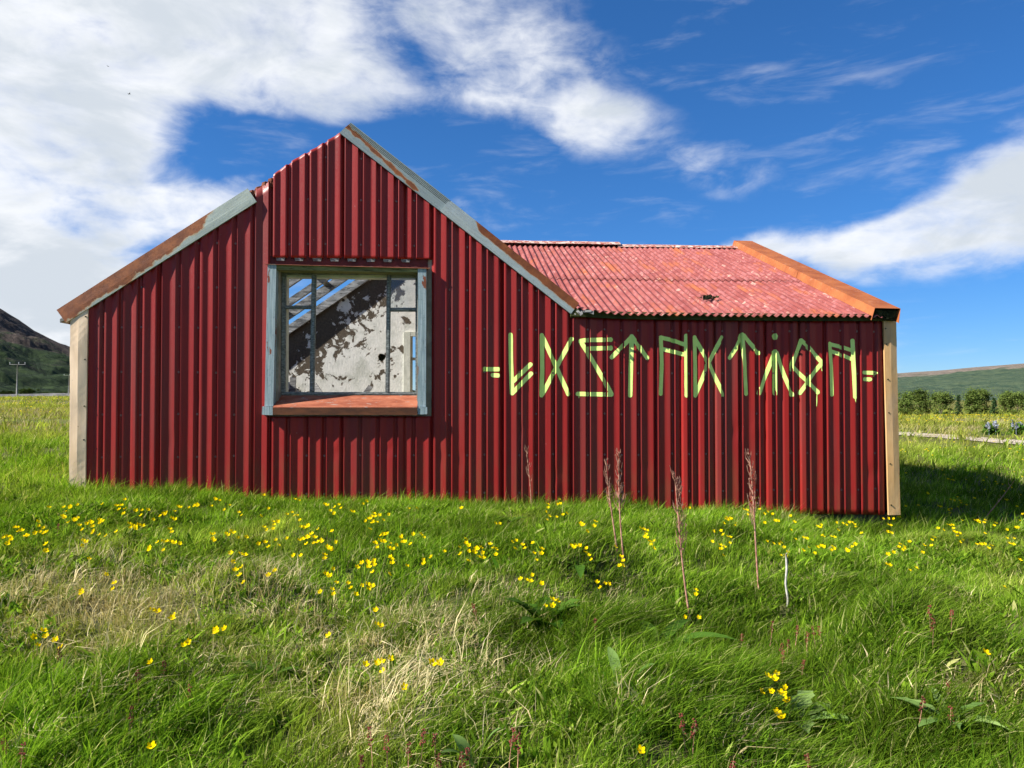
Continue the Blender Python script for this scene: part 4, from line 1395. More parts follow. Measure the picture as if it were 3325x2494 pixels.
# ------------------------------------------------------------------ grass and straw
M['grass'] = mat_leaf('meadow_grass', (0.046, 0.128, 0.009), (0.29, 0.46, 0.034), .40, True)
M['straw'] = mat_leaf('dry_straw', (0.46, 0.37, 0.17), (0.86, 0.75, 0.46), .22, True)

def tufts(cx, cy, cz, nb, h, spread, lean, bias, ang, width, tint, bright, hv=.45, curl=1.8, droop=.25, segs=2):
    """blades of grass grown in tufts; per-tuft arrays in, one triangle soup with attributes out"""
    n = len(cx)
    T = np.repeat(np.arange(n), nb)
    N = len(T)
    a = rng.uniform(0, 2 * np.pi, N); rad = spread[T] * np.sqrt(rng.uniform(0, 1, N))
    bx, by = cx[T] + rad * np.cos(a), cy[T] + rad * np.sin(a)
    bz = ground_z(bx, by) + cz[T]
    az = rng.uniform(0, 2 * np.pi, N)
    L = lean[T] * rng.uniform(.3, 1.3, N)
    dx = np.cos(az) * L + bias[T] * np.cos(ang[T]); dy = np.sin(az) * L + bias[T] * np.sin(ang[T])
    H = h[T] * (1 + hv * rng.uniform(-1, 1, N))
    sa = rng.uniform(0, np.pi, N)
    sx, sy = np.cos(sa), np.sin(sa)
    wd = width[T] * np.where(rng.uniform(0, 1, N) < .12, 2.1, 1.0) * rng.uniform(.6, 1.3, N)
    V = np.zeros((N, 2 * segs + 1, 3), np.float32)
    dl = np.hypot(dx, dy)
    for k in range(segs + 1):
        t = k / segs
        px = bx + dx * H * t ** curl; py = by + dy * H * t ** curl
        pz = bz + H * (t - droop * np.minimum(dl, 2.2) * t * t) - .015 * (k == 0)
        if k == segs:
            V[:, 2 * segs] = np.stack([px, py, pz], -1)
        else:
            w = wd * .5 * (1 - .45 * t)
            V[:, 2 * k] = np.stack([px - sx * w, py - sy * w, pz], -1)
            V[:, 2 * k + 1] = np.stack([px + sx * w, py + sy * w, pz], -1)
    st = 2 * segs + 1
    base = (np.arange(N) * st)[:, None]
    tr = []
    for k in range(segs - 1):
        tr += [base + np.array([[2 * k, 2 * k + 1, 2 * k + 3]]), base + np.array([[2 * k, 2 * k + 3, 2 * k + 2]])]
    k = segs - 1
    tr.append(base + np.array([[2 * k, 2 * k + 1, 2 * k + 2]]))
    sh = np.repeat(rng.uniform(0, 1, N).astype(np.float32), st)
    return V.reshape(-1, 3), np.concatenate(tr, 0), sh, np.repeat(tint[T].astype(np.float32), st), np.repeat(bright[T].astype(np.float32), st)

def join_soups(name, S, mat):
    off, V, Fc, A, B, C = 0, [], [], [], [], []
    for v, f, a, b, c in S:
        V.append(v); Fc.append(f + off); A.append(a); B.append(b); C.append(c); off += len(v)
    V = np.vstack(V); Fc = np.vstack(Fc)
    me = bpy.data.meshes.new(name)
    me.vertices.add(len(V)); me.vertices.foreach_set('co', V.astype(np.float32).ravel())
    me.loops.add(Fc.size); me.loops.foreach_set('vertex_index', Fc.astype(np.int32).ravel())
    me.polygons.add(len(Fc)); me.polygons.foreach_set('loop_start', np.arange(0, Fc.size, 3, dtype=np.int32))
    for nm, v in (('shade', np.concatenate(A)), ('tint', np.concatenate(B)), ('bright', np.concatenate(C))):
        at = me.attributes.new(nm, 'FLOAT', 'POINT'); at.data.foreach_set('value', v)
    me.update(calc_edges=True)
    print(name, 'triangles', len(Fc))
    return obj(name, me, mat)

STRAW = [(180, 1930, .45, .8), (420, 1900, .5, .9), (560, 2000, .45, .8), (690, 1965, .32, 1.3), (800, 2080, .5, 1.2), (960, 2030, .40, .9), (1280, 2180, .42, 1.2), (1480, 2165, .40, 1.4),
         (1550, 1960, .4, .6), (1850, 2000, .35, .7), (2010, 1965, .25, .6), (2580, 1885, .22, 1.1), (3060, 1950, .22, .8), (3150, 2250, .35, 1.1), (50, 2090, .35, .8), (1250, 2330, .3, .7), (150, 2460, .4, .7),
         (2450, 2450, .3, .9), (1850, 2330, .25, .6), (1100, 1780, .4, .4), (250, 1790, .5, .5), (980, 2250, .3, .6), (650, 2250, .3, .5), (3230, 1600, .6, .2), (110, 1560, .7, .6)]
SP = [(*on_ground(x, y), r, w) for x, y, r, w in STRAW]
def straw_map(x, y):
    s = np.zeros_like(x)
    for sx, sy, r, w in SP:
        s += w * np.exp(-(((x - sx) / (r * 1.25)) ** 2 + ((y - sy) / (r * 1.5)) ** 2))
    return s * (.45 + 1.1 * fbm(x * 2.2, y * 2.2, 51, 3))
LUSH_SHADE = [(480, 2250, .5), (2450, 2050, .6), (2750, 2150, .6), (2250, 2300, .5), (2900, 1950, .5), (1500, 1750, .6), (2650, 1950, .45), (2100, 2080, .4), (1750, 2120, .4), (3000, 2400, .4)]
LP = [(*on_ground(x, y), r) for x, y, r in LUSH_SHADE]
def lush_shade_map(x, y):
    s = np.zeros_like(x)
    for sx, sy, r in LP:
        s += np.exp(-(((x - sx) / r) ** 2 + ((y - sy) / r) ** 2))
    return s

def fan(n, r0, r1, half, power=1.0):
    """points over a fan-shaped stretch of meadow, evenly by area for power 1"""
    f = rng.uniform(0, 1, n)
    r = np.sqrt(r0 ** 2 + (r1 ** 2 - r0 ** 2) * f ** power)
    a = rng.uniform(-half, half, n)
    return r * np.sin(a), r * np.cos(a)
def on_path(x, y):
    return (y > 15) & (np.abs(y - np.interp(x, PATH_X, PATH_Y)) < PATH_HALF)
_pp = sorted([on_ground(x, y) for x, y in [(2700, 1399), (2918, 1409.5), (3000, 1415), (3100, 1422), (3200, 1431), (3325, 1442), (3500, 1458), (3800, 1489)]])
PATH_X, PATH_Y = [p[0] for p in _pp], [p[1] for p in _pp]
PATH_HALF = 1.5


def grow():
    S = []
    def add(x, y, nb, h, spread, width, segs=2, wallside=False):
        ok = ~inside_house(x, y, -.02) & ~on_path(x, y)
        x, y = x[ok], y[ok]
        st = np.clip(straw_map(x, y), 0, 1.4)
        keep = rng.uniform(0, 1, len(x)) > np.clip(st - .40, 0, .55)
        x, y, st = x[keep], y[keep], st[keep]
        lush_shade = np.clip(lush_shade_map(x, y) * 1.1 + np.clip((fbm(x * 1.6, y * 1.6, 99, 3) - .52) * 3.0, 0, .8) * (x > -.6), 0, 1)
        n = len(x)
        kind = rng.choice(4, n, p=[.36, .26, .24, .14])
        hh = h * np.array([.9, 1.15, .65, 1.4])[kind] * rng.uniform(.7, 1.25, n) * (.72 + .6 * fbm(x * 1.1, y * 1.1, 33, 2)) * (1 + .6 * lush_shade)
        ln = np.array([.75, .6, 1.1, .55])[kind]
        bi = np.array([.2, .35, .1, .5])[kind] * (1 + .7 * lush_shade)
        ang = (fbm(x * .6, y * .6, 71, 3) - .5) * 3.0 - .45 + rng.normal(0, .6, n)
        far = np.clip((np.hypot(x, y) - 17) / 9, 0, 1)
        ti = np.clip(st * .25 + (fbm(x * .9, y * .9, 61, 3) - .52) * 1.3 + .02 + far * .75 - .35 * lush_shade, 0, 1)
        br = np.clip((.42 + 1.15 * fbm(x * 1.5 + 5, y * 1.5, 81, 3)) * (1 - .46 * lush_shade) * rng.uniform(.75, 1.25, n), .32, 1.7)  # lush tufts darkened in colour, also for the shadows between tussocks
        S.append(tufts(x, y, np.zeros(n), nb, hh, np.full(n, spread) * rng.uniform(.7, 1.3, n), ln, bi, ang, np.full(n, width) * np.array([1, 1, 1.25, .9])[kind], ti, br, segs=segs))
    x, y = fan(5400, 2.0, 4.8, .85, .9); add(x, y, 32, .088, .070, .0042, 3)
    x, y = fan(13500, 4.6, 9.6, .80, .9); add(x, y, 21, .085, .080, .0056)
    # a fringe along the foot of the wall
    u = rng.uniform(U_L - .4, U_R + .3, 1500); w = -np.abs(rng.normal(.04, .14, 1500)) - .03
    add(U3[0] * u + W3[0] * w + ORG[0], U3[1] * u + W3[1] * w + ORG[1], 16, .115, .07, .005)
    def sides(n, r0, r1, half):
        x, y = fan(n, r0, r1, half, .85)
        k = (x / y < -.42) | (x / y > .42)
        return x[k], y[k]
    add(*sides(6500, 9.2, 14.5, .8), 15, .12, .12, .008)
    add(*sides(6000, 13.5, 24, .8), 15, .16, .17, .012)
    add(*sides(6500, 23, 70, .75), 12, .22, .40, .030)
    add(*sides(5000, 65, 185, .72), 9, .32, 1.0, .085)
    # small herb leaves between the blades
    x, y = fan(15000, 2.2, 9.2, .8, .9)
    k = (fbm(x * 1.3, y * 1.3, 44, 3) > .47) & ~inside_house(x, y, .02)
    x, y = x[k], y[k]; n = len(x)
    S.append(tufts(x, y, np.full(n, .02), 5, rng.uniform(.04, .085, n), np.full(n, .05), np.full(n, 1.1), np.full(n, .2), rng.uniform(0, 6.28, n), np.full(n, .017), np.zeros(n), rng.uniform(.55, 1.1, n), droop=.2, curl=1.1, segs=3))
    o = join_soups('grass', S, M['grass'])
    tag(o, 'green windblown meadow grass around the house', 'grass', kind='stuff')
    # straw
    S = []
    x, y = fan(52000, 2.0, 9.4, .85, .88)
    st = straw_map(x, y)
    base = .004 + .012 * (fbm(x, y, 15, 2) > .58)
    k = (rng.uniform(0, 1, len(x)) < np.clip((st - .28) * .085 + base, 0.003, .2)) & ~inside_house(x, y, .05)
    x, y, st = x[k], y[k], st[k]
    n = len(x)
    kind = rng.choice(4, n, p=[.36, .22, .38, .04])
    S.append(tufts(x, y, .03 * np.clip(st, 0, 1), 18, np.array([.085, .11, .06, .20])[kind] * rng.uniform(.7, 1.3, n), np.full(n, .10), np.array([1.4, 1.1, 1.9, .6])[kind], np.array([.6, .8, .4, .4])[kind],
                   (fbm(x * .9, y * .9, 72, 3) - .5) * 6, np.full(n, .0038), rng.uniform(0, .3, n), rng.uniform(.6, 1.15, n), hv=.5, droop=.29))
    x, y = sides(3200, 10, 60, .8)
    k = (fbm(x * .16, y * .16, 19, 3) > .50) & ~on_path(x, y); x, y = x[k], y[k]; n = len(x)
    d = np.clip(np.hypot(x, y) / 12, 1, 4)
    S.append(tufts(x, y, np.zeros(n), 10, .2 * d ** .3 * rng.uniform(.7, 1.3, n), .12 * d, np.full(n, .9), np.full(n, .4), rng.uniform(-1, 1, n), .006 * d, rng.uniform(.2, .6, n), rng.uniform(.45, .8, n)))
    o = join_soups('dry_straw', S, M['straw'])
    tag(o, 'pale dry straw lying in patches among the green grass', 'straw', kind='stuff')
grow()

# ------------------------------------------------------------------ flowers and herbs
M['stem'] = mat_leaf('green_stem', (0.05, 0.10, 0.012), (0.10, 0.17, 0.025), .2)
M['herb'] = mat_leaf('broad_leaf', (0.035, 0.095, 0.012), (0.10, 0.19, 0.028), .35)
M['paleherb'] = mat_leaf('pale_broad_leaf', (0.12, 0.22, 0.05), (0.24, 0.34, 0.10), .35)
M['petal'] = mat_leaf('yellow_petal', (0.80, 0.56, 0.002), (0.88, 0.66, 0.004), .30)
M['deadstalk'] = mat_simple('brown_dead_stalk', (0.27, 0.12, 0.08), (0.52, 0.30, 0.21), 25, .85, .15)
M['whitewood'] = mat_simple('bleached_stick', (0.34, 0.32, 0.28), (0.55, 0.53, 0.48), 20, .8, .2)
M['sorrel'] = mat_simple('red_sorrel_seed', (0.10, 0.020, 0.016), (0.24, 0.055, 0.04), 60, .8, .15)

def wall_limit(x, y, px, py, wmax=-.16):
    """keep a thing seen at a pixel in front of the house wall"""
    u, w = to_local(x, y)
    if U_L - .3 < u < U_R + .05 and w > wmax:
        d = ray(px, py); c = np.array([0, 0, CAMZ])
        s = np.dot(ORG + W3 * wmax - c, W3) / np.dot(d, W3)
        p = c + d * s
        return float(p[0]), float(p[1]), float(p[2])
    return None

def flower_mesh(seed, heads):
    """buttercup: thin stems, five cupped petals on each head; its head stands at height 1 for scaling"""
    r = random.Random(seed)
    mb = MB()
    for k in range(heads):
        hx, hy, hz = (0, 0, 1.0) if k == 0 else (r.uniform(-.32, .32), r.uniform(-.2, .2), r.uniform(.78, .98))
        mb.tube([(0, 0, -.12), (hx * .5 + r.uniform(-.03, .03), hy * .5, hz * .55), (hx, hy, hz)], [.011, .009, .006], 3, 0, False)
        tx, ty = r.uniform(-.5, .5), r.uniform(-.9, -.1)
        nrm = Vector((tx, ty, 1)).normalized()
        a = nrm.orthogonal().normalized(); b = nrm.cross(a)
        R0 = r.uniform(.10, .135)
        c = Vector((hx, hy, hz))
        for p in range(5):
            th = 2 * math.pi * p / 5 + r.uniform(-.1, .1)
            d1 = a * math.cos(th) + b * math.sin(th)
            s1 = nrm.cross(d1)
            q0 = c + d1 * .012
            q1 = c + d1 * R0 * .6 + s1 * R0 * .42 + nrm * R0 * .22
            q2 = c + d1 * R0 * 1.02 + s1 * R0 * .20 + nrm * R0 * .50
            q3 = c + d1 * R0 * 1.02 - s1 * R0 * .20 + nrm * R0 * .50
            q4 = c + d1 * R0 * .6 - s1 * R0 * .42 + nrm * R0 * .22
            mb.add([q0, q1, q2, q3, q4], [(0, 1, 2, 3, 4)], 1)
    for k in range(3):
        th = r.uniform(0, 6.28); L = r.uniform(.25, .4)
        mb.add([(0, 0, .05), (L * .6 * math.cos(th + .35), L * .6 * math.sin(th + .35), .25), (L * math.cos(th), L * math.sin(th), .22), (L * .6 * math.cos(th - .35), L * .6 * math.sin(th - .35), .25)], [(0, 1, 2, 3)], 0)
    me = mesh_from('buttercup', mb.v, mb.f, False, {'shade': [r.random() for _ in mb.v]}, mb.m)
    me.materials.append(M['stem']); me.materials.append(M['petal'])
    return me
FM = [flower_mesh(k, 1 if k < 5 else 2) for k in range(7)]
def q1(L): return [(x / 1.669, 1500 + y / 1.669) for x, y in L]
def q2(L): return [(1100 + x / 1.669, 1500 + y / 1.669) for x, y in L]
def q3(L): return [(2200 + x / 1.669, 1500 + y / 1.669) for x, y in L]
FL = q1([(345,250),(380,245),(420,235),(340,290),(350,300),(400,305),(420,300),(430,340),(470,330),(490,320),(500,345),(540,310),(540,325),(205,320),(210,345),(235,355),(215,375),(240,380),(255,375),(190,380),(80,350),(95,350),(115,370),(40,400),(20,405),(60,405),(40,440),(150,395),(265,250),(555,230),(630,240),(658,238),(676,207),(670,275),(735,268),(770,265),(765,285),(802,262),(720,340),(735,345),(750,335),(735,360),(700,330),(830,310),(870,295),(885,280),(900,275),(930,300),(945,270),(965,242),(1025,250),(1055,235),(1068,232),(1145,240),(1190,210),(1165,200),(1245,237),(1295,275),(1215,262),(1430,182),(1455,255),(1415,290),(1480,320),(1505,322),(1555,280),(1583,270),(1610,285),(1625,315),(1630,350),(1650,350),(1670,340),(1680,390),(1665,400),(1690,385),(1705,405),(1700,435),(1725,360),(1740,420),(1800,370),(1790,260),(1810,275),(1815,240),(1835,230),(1620,205),(1597,203),(1760,225),(1430,350),(1445,365),(1480,360),(1495,420),(1510,447),(1555,410),(1620,420),(1640,415),(1400,440),(1437,432),(1145,388),(1160,385),(1155,415),(1225,385),(1250,372),(1270,380),(1290,405),(1335,405),(855,430),(880,425),(905,425),(925,425),(975,440),(920,360),(885,475),(810,462),(248,480),(250,440),(450,420),(445,450),(483,523),(505,370),(540,390),(575,395),(632,372),(1250,488),(1302,495),(1262,537),(1312,568),(1275,585),(1455,612),(1488,585),(1320,653),(1590,505),(1630,505),(1757,500),(1775,455),(1800,470),(1820,430),(1765,600),(1805,575),(1823,648),(1735,700),(1800,688),(575,605),(622,652),(612,683),(442,693),(822,795),(945,822),(932,838),(1170,897),(1215,900),(1020,970),(995,990),(235,910),(183,942),(205,990),(298,960),(815,1078),(1780,937),(820,1535)])
FL += q2([(150,215),(132,228),(65,262),(190,275),(178,290),(165,305),(145,315),(205,320),(220,285),(185,320),(240,310),(168,360),(270,280),(200,440),(220,420),(230,395),(240,388),(195,435),(235,425),(262,388),(270,460),(278,438),(312,445),(335,410),(340,400),(358,430),(390,442),(403,390),(445,390),(462,405),(380,248),(423,248),(665,247),(655,460),(660,495),(687,415),(690,435),(705,450),(705,480),(740,465),(748,462),(770,460),(780,488),(735,485),(757,508),(700,533),(820,443),(852,468),(852,497),(572,482),(500,512),(458,525),(460,548),(370,558),(125,545),(155,538),(190,530),(187,545),(100,565),(162,565),(280,508),(285,525),(275,605),(50,655),(125,667),(155,660),(162,688),(92,713),(200,795),(205,878),(985,630),(1015,632),(1048,610),(1100,655),(1120,775),(1160,745),(1183,745),(1400,650),(1443,655),(1465,658),(940,433),(962,425),(955,465),(995,445),(1052,435),(1058,492),(1070,527),(1098,468),(1133,233),(1185,232),(1197,205),(1200,230),(1123,270),(1140,290),(1180,295),(1215,282),(1235,275),(1128,310),(1260,452),(1283,450),(1305,455),(1335,485),(1342,468),(1355,508),(1312,330),(1345,373),(1390,320),(1500,465),(1530,515),(1523,560),(1540,557),(1635,355),(1657,363),(1665,390),(1660,402),(1685,428),(1710,425),(1707,465),(850,330),(872,330),(145,1093),(210,1090),(232,1075),(280,1062),(505,1085),(548,1080),(355,1215),(1637,1550)])
FL += q3([(65,250),(358,258),(385,270),(445,258),(487,270),(470,283),(515,285),(258,310),(265,305),(292,315),(312,335),(250,328),(195,372),(235,372),(248,393),(268,398),(188,430),(283,438),(232,452),(255,460),(247,505),(472,335),(530,322),(545,322),(612,295),(632,328),(615,373),(640,415),(682,412),(700,418),(757,350),(778,345),(785,400),(790,405),(830,405),(862,330),(895,335),(915,345),(930,330),(945,328),(960,340),(870,372),(998,388),(485,428),(520,440),(550,440),(560,432),(577,458),(595,488),(560,503),(680,475),(710,460),(757,458),(778,450),(793,458),(838,458),(850,468),(743,492),(915,475),(920,482),(948,455),(962,445),(1115,310),(1143,308),(1170,310),(1140,340),(1157,345),(1138,380),(1160,388),(1195,300),(1205,300),(1257,433),(1203,448),(1228,455),(1230,470),(1170,487),(1130,548),(1140,498),(1335,455),(1377,455),(1390,410),(1328,490),(1258,583),(1293,570),(1462,340),(1490,345),(1540,317),(1495,380),(1510,385),(1528,388),(1412,362),(1440,370),(1610,320),(1628,320),(1665,318),(1635,330),(1725,335),(1663,388),(1545,425),(1530,435),(1620,448),(1645,448),(1665,450),(1700,455),(1785,370),(1785,418),(1823,418),(1795,443),(1832,360),(1843,358),(1855,320),(1855,533),(1770,672),(1480,205),(1500,210),(1530,212),(1412,240),(1470,265),(1485,255),(1518,245),(1790,205),(1775,205),(1840,243),(1870,285),(98,693),(40,838),(115,842),(455,1240),(510,1237),(487,1152),(537,1147),(583,1215),(567,1248),(540,1347),(1672,1030),(1385,40),(1440,38),(1445,70),(1490,80),(1485,98),(1505,30),(1560,45),(1610,38),(1670,40),(1675,85),(1760,122),(1725,110),(1770,160),(1810,140),(1860,180),(1865,80)])
def FL_px(x, y, h):
    q = np.array([x, y, float(ground_z(x, y)) + h - CAMZ])
    return W0 / 2 + F * np.dot(q, RT) / np.dot(q, FWD), H0 / 2 - F * np.dot(q, UP) / np.dot(q, FWD)
def flower_label(px, py):
    if py < 1800:
        row = 'close to the wall' if py < 1690 else 'a stride out from the wall'
        place = ('left of the beige corner trim' if px < 260 else 'before the plain wall left of the window' if px < 860 else 'below the broken window' if px < 1390
                 else 'below the wall between window and first rune' if px < 1650 else 'below the left half of the runes' if px < 2260 else 'below the right half of the runes' if px < 2860 else 'beside the right corner of the house')
        return 'yellow buttercup ' + row + ', ' + place
    col = 'left' if px < 900 else 'middle' if px < 1900 else 'right'
    row = 'farther' if py < 1960 else 'nearer'
    return 'yellow buttercup in the ' + row + ' ' + col + ' part of the foreground grass'
def plant_buttercups():
    spots = []
    for px, py in FL:
        h = random.uniform(.15, .21)
        x, y = on_ground(px, py, h)
        lim = wall_limit(x, y, px, py)
        if lim:
            x, y, z = lim; h = min(max(z - float(ground_z(x, y)), .10), .34)
        spots.append((x, y, h))
    spots.sort(key=lambda s: math.hypot(s[0], s[1]))
    rest_v, rest_f, rest_m, rest_s = [], [], [], []
    for i, (x, y, h) in enumerate(spots):
        me = FM[i % len(FM)]
        rz = random.uniform(-.8, .8)
        wide = random.uniform(.12, .175)
        if i < 300:
            o = bpy.data.objects.new('buttercup', me)
            o.location = (x, y, float(ground_z(x, y)) - .01); o.rotation_euler = (0, 0, rz); o.scale = (wide, wide, h * 1.0)
            COL.objects.link(o)
            pxx = FL_px(x, y, h)
            tag(o, flower_label(*pxx), 'flower', 'buttercups in the meadow')
        else:
            b = len(rest_v); z0 = float(ground_z(x, y))
            co = np.array([v.co[:] for v in me.vertices])
            c, s = math.cos(rz), math.sin(rz)
            for q in co:
                rest_v.append((x + (q[0] * c - q[1] * s) * wide, y + (q[0] * s + q[1] * c) * wide, z0 + q[2] * h))
            for p in me.polygons:
                rest_f.append([b + k for k in p.vertices]); rest_m.append(p.material_index)
            rest_s += [random.random() for _ in co]
    # yellow flowers farther out, and the bright field before the trees
    for n, r0, r1, t0, t1, big in ((90, 9.5, 20, .48, .8, .55), (1100, 32, 95, .42, .8, 1.1), (700, 35, 120, -.8, -.5, 1.1)):
        for _ in range(n):
            y = math.sqrt(random.uniform(r0 ** 2, r1 ** 2)); x = y * random.uniform(t0, t1)
            if big > 1 and fbm(x * .12, y * .12, 23, 2) < .40: continue
            b = len(rest_v); z0 = float(ground_z(x, y)); s = .045 * big * random.uniform(.6, 1.1); h = .2 * (1 + .25 * big)
            rest_v += [(x - s, y, z0 + h), (x, y - s * .6, z0 + h - s * .2), (x + s, y, z0 + h), (x, y + s * .6, z0 + h + s * .5)]
            rest_f.append([b, b + 1, b + 2, b + 3]); rest_m.append(1); rest_s += [random.random()] * 4
    me = mesh_from('far_buttercups', rest_v, rest_f, False, {'shade': rest_s}, rest_m)
    o = obj('far_buttercups', me, [M['stem'], M['petal']])
    tag(o, 'scatter of small yellow flowers in the farther meadow', 'flowers', kind='stuff')
plant_buttercups()

def dead_stalk(base, top, label, wmax=-.25, heavy=1.0, sway=.0, seed=0, wall=False):
    r = random.Random(seed)
    x, y = on_ground(*base)
    lim = wall_limit(x, y, base[0], base[1], wmax)
    if lim: x, y = lim[0], lim[1]
    z = float(ground_z(x, y))
    d = ray(*top); s = y / d[1]
    tx, tz = d[0] * s, CAMZ + d[2] * s
    P0, P1 = Vector((x, y, z - .03)), Vector((tx, y + sway, tz))
    root = bpy.data.objects.new('dock_stalk', None); root.location = P0; COL.objects.link(root)
    tag(root, label, 'dead plant', 'dead dock stalks before the wall')
    def at(t):
        p = P0.lerp(P1, t); p = p + Vector((math.sin(t * 3.0 + seed) * .018, math.cos(t * 2.5) * .01, 0)); return p - P0
    mb = MB()
    mb.tube([at(k / 10) for k in range(11)], [.0085 - .0055 * k / 10 for k in range(11)], 6)
    mb.build('stem', M['deadstalk'], root, True)
    mb = MB()
    L = (P1 - P0).length
    n = int(34 * heavy)
    for k in range(n):
        t = .46 + .54 * (k / n) ** .9
        p = at(min(t, 1.0))
        a = r.uniform(0, 6.28); ln = L * r.uniform(.06, .16) * (1.25 - t * .75)
        e = p + Vector((math.cos(a) * ln * .42, math.sin(a) * ln * .42, ln * .95))
        mid = p.lerp(e, .5) + Vector((math.cos(a) * ln * .12, math.sin(a) * ln * .12, 0))
        mb.tube([p, mid, e], [.0032, .0026, .0016], 3, 0, False)
        for j in range(int(3 * heavy)):
            f = r.uniform(.2, 1); c = p.lerp(e, f) + Vector((r.uniform(-1, 1), r.uniform(-1, 1), r.uniform(-1, 1))) * .008
            s_ = r.uniform(.0028, .0055)
            mb.add([c + Vector((s_, 0, 0)), c + Vector((-s_ * .5, s_ * .9, 0)), c + Vector((-s_ * .5, -s_ * .9, 0)), c + Vector((0, 0, s_ * 1.8)), c - Vector((0, 0, s_ * 1.5))],
                   [(0, 1, 3), (1, 2, 3), (2, 0, 3), (1, 0, 4), (2, 1, 4), (0, 2, 4)])
    o = mb.build('seed_head', M['deadstalk'], root)
dead_stalk((1722, 1640), (1712, 1448), 'short dead stalk close to the wall below the first rune', -.18, .45, 0, 1)
dead_stalk((2000, 1800), (1974, 1490), 'thinner left stalk of the pair of dead brown stalks', -.3, .7, 0, 2)
dead_stalk((2028, 1842), (2012, 1468), 'thicker right stalk of the pair of dead brown stalks', -.3, 1.1, 0, 3)
dead_stalk((2254, 2035), (2184, 1543), 'nearest and longest dead stalk, leaning left, rooted lowest in the grass', -.3, 1.1, 0, 4)
dead_stalk((2475, 1932), (2424, 1474), 'rightmost tall dead stalk, leaning left beside the bleached stick', -.3, 1.0, 0, 5)
dead_stalk((3180, 1700), (3290, 1560), 'bare dead twig leaning right in the shade beside the house', 9, .12, 0, 6)
def stick():
    x, y = on_ground(2556, 1970); z = float(ground_z(x, y))
    d = ray(2552, 1798); s = y / d[1]
    mb = MB()
    a, b = Vector((0, 0, -.05)), Vector((d[0] * s - x, 0, CAMZ + d[2] * s - z))
    mb.tube([a.lerp(b, k / 8) + Vector((.005 * math.sin(k * 1.1), .008 * math.cos(k * 1.7), 0)) for k in range(9)], [.009, .009, .0085, .008, .008, .008, .0085, .008, .006], 7)
    o = mb.build('stick', M['whitewood'], None, True)
    o.location = (x, y, z)
    tag(o, 'bleached white stick standing upright in the grass', 'stick')
stick()

def leafy_plant(px, py, label, n, L, Wd, up, mat, seed, notch=False, cat='plant'):
    """rosette of broad leaves on short stalks"""
    r = random.Random(seed)
    x, y = on_ground(px, py, .06)
    root = bpy.data.objects.new('leafy_plant', None)
    root.location = (x, y, float(ground_z(x, y))); COL.objects.link(root)
    tag(root, label, cat)
    for k in range(n):
        mb = MB()
        th = 2 * math.pi * k / n + r.uniform(-.4, .4)
        l = 1.25 * L * r.uniform(.7, 1.25); w = 1.25 * Wd * r.uniform(.8, 1.2); e = up * r.uniform(.7, 1.3)
        dv = Vector((math.cos(th), math.sin(th), 0)); sv = Vector((-math.sin(th), math.cos(th), 0))
        rows = []
        NS = 7
        off = r.uniform(.0, .05)
        for i in range(NS + 1):
            t = i / NS
            c = dv * (off + l * (t * math.cos(e) + .12 * t * t)) + Vector((0, 0, .03 + l * (t * math.sin(e) - .38 * t * t)))
            ww = w * math.sin(math.pi * min(1, .06 + .94 * t)) ** .75 * (1 - .3 * t) * (.62 + .38 * (i % 2) if notch else 1)
            rows.append((c - sv * ww / 2 + Vector((0, 0, ww * .16)), c, c + sv * ww / 2 + Vector((0, 0, ww * .16))))
        vs = [q for rw in rows for q in rw]
        fs = []
        for i in range(NS):
            for j in range(2):
                a = i * 3 + j
                fs.append((a, a + 1, a + 4, a + 3))
        mb.add(vs, fs)
        mb.build('leaf', mat, root, not notch, {'shade': [r.random()] * len(mb.v)})
leafy_plant(2130, 2095, 'large dock plant with long dark leaves in the right foreground', 8, .30, .085, .75, M['herb'], 1)
leafy_plant(1880, 1822, 'single pair of broad dock leaves in the grass left of the paired stalks', 4, .22, .085, .3, M['herb'], 2)
leafy_plant(2020, 2215, 'pale dock leaves standing upright below the large dock plant', 3, .17, .05, 1.1, M['paleherb'], 3)
leafy_plant(2705, 1908, 'flat pale round leaf plant in the shaded grass right of the bleached stick', 4, .14, .085, .2, M['paleherb'], 4)
leafy_plant(1770, 2010, 'dark leafy buttercup clump right of the middle straw', 11, .20, .10, .8, M['herb'], 5, True)
leafy_plant(2570, 2330, 'pale green lobed leaves around the nearest yellow flowers', 8, .20, .12, .7, M['paleherb'], 6, True)
leafy_plant(3085, 2330, 'bright dandelion-like leaf rosette near the lower right corner', 9, .20, .05, .7, M['paleherb'], 7, True)
leafy_plant(1545, 2480, 'upright grey-green leaves at the bottom edge of the picture', 3, .18, .05, 1.2, M['paleherb'], 8)
leafy_plant(1660, 1690, 'low broad leaves at the foot of the wall under the window side', 5, .17, .09, .6, M['herb'], 9)
leafy_plant(850, 2190, 'dark leafy tuft among the straw on the left', 7, .15, .06, .9, M['herb'], 10, True)

def sorrel_mesh(seed):
    r = random.Random(seed); mb = MB()
    mb.tube([(0, 0, -.1), (.02, 0, .5), (.0, .01, 1.0)], [.014, .012, .006], 3, 1, False)
    for k in range(26):
        t = r.uniform(.62, 1.03); a = r.uniform(0, 6.28); q = .07 * (1.15 - t) + .03
        c = Vector((math.cos(a) * q, math.sin(a) * q, t)); s = r.uniform(.022, .040)
        mb.add([c + Vector((s, 0, 0)), c + Vector((-s * .5, s * .9, 0)), c + Vector((-s * .5, -s * .9, 0)), c + Vector((0, 0, s * .7)), c - Vector((0, 0, s * .6))],
               [(0, 1, 3), (1, 2, 3), (2, 0, 3), (1, 0, 4), (2, 1, 4), (0, 2, 4)], 0)
    me = mesh_from('sorrel', mb.v, mb.f, False, None, mb.m)
    me.materials.append(M['sorrel']); me.materials.append(M['deadstalk'])
    return me
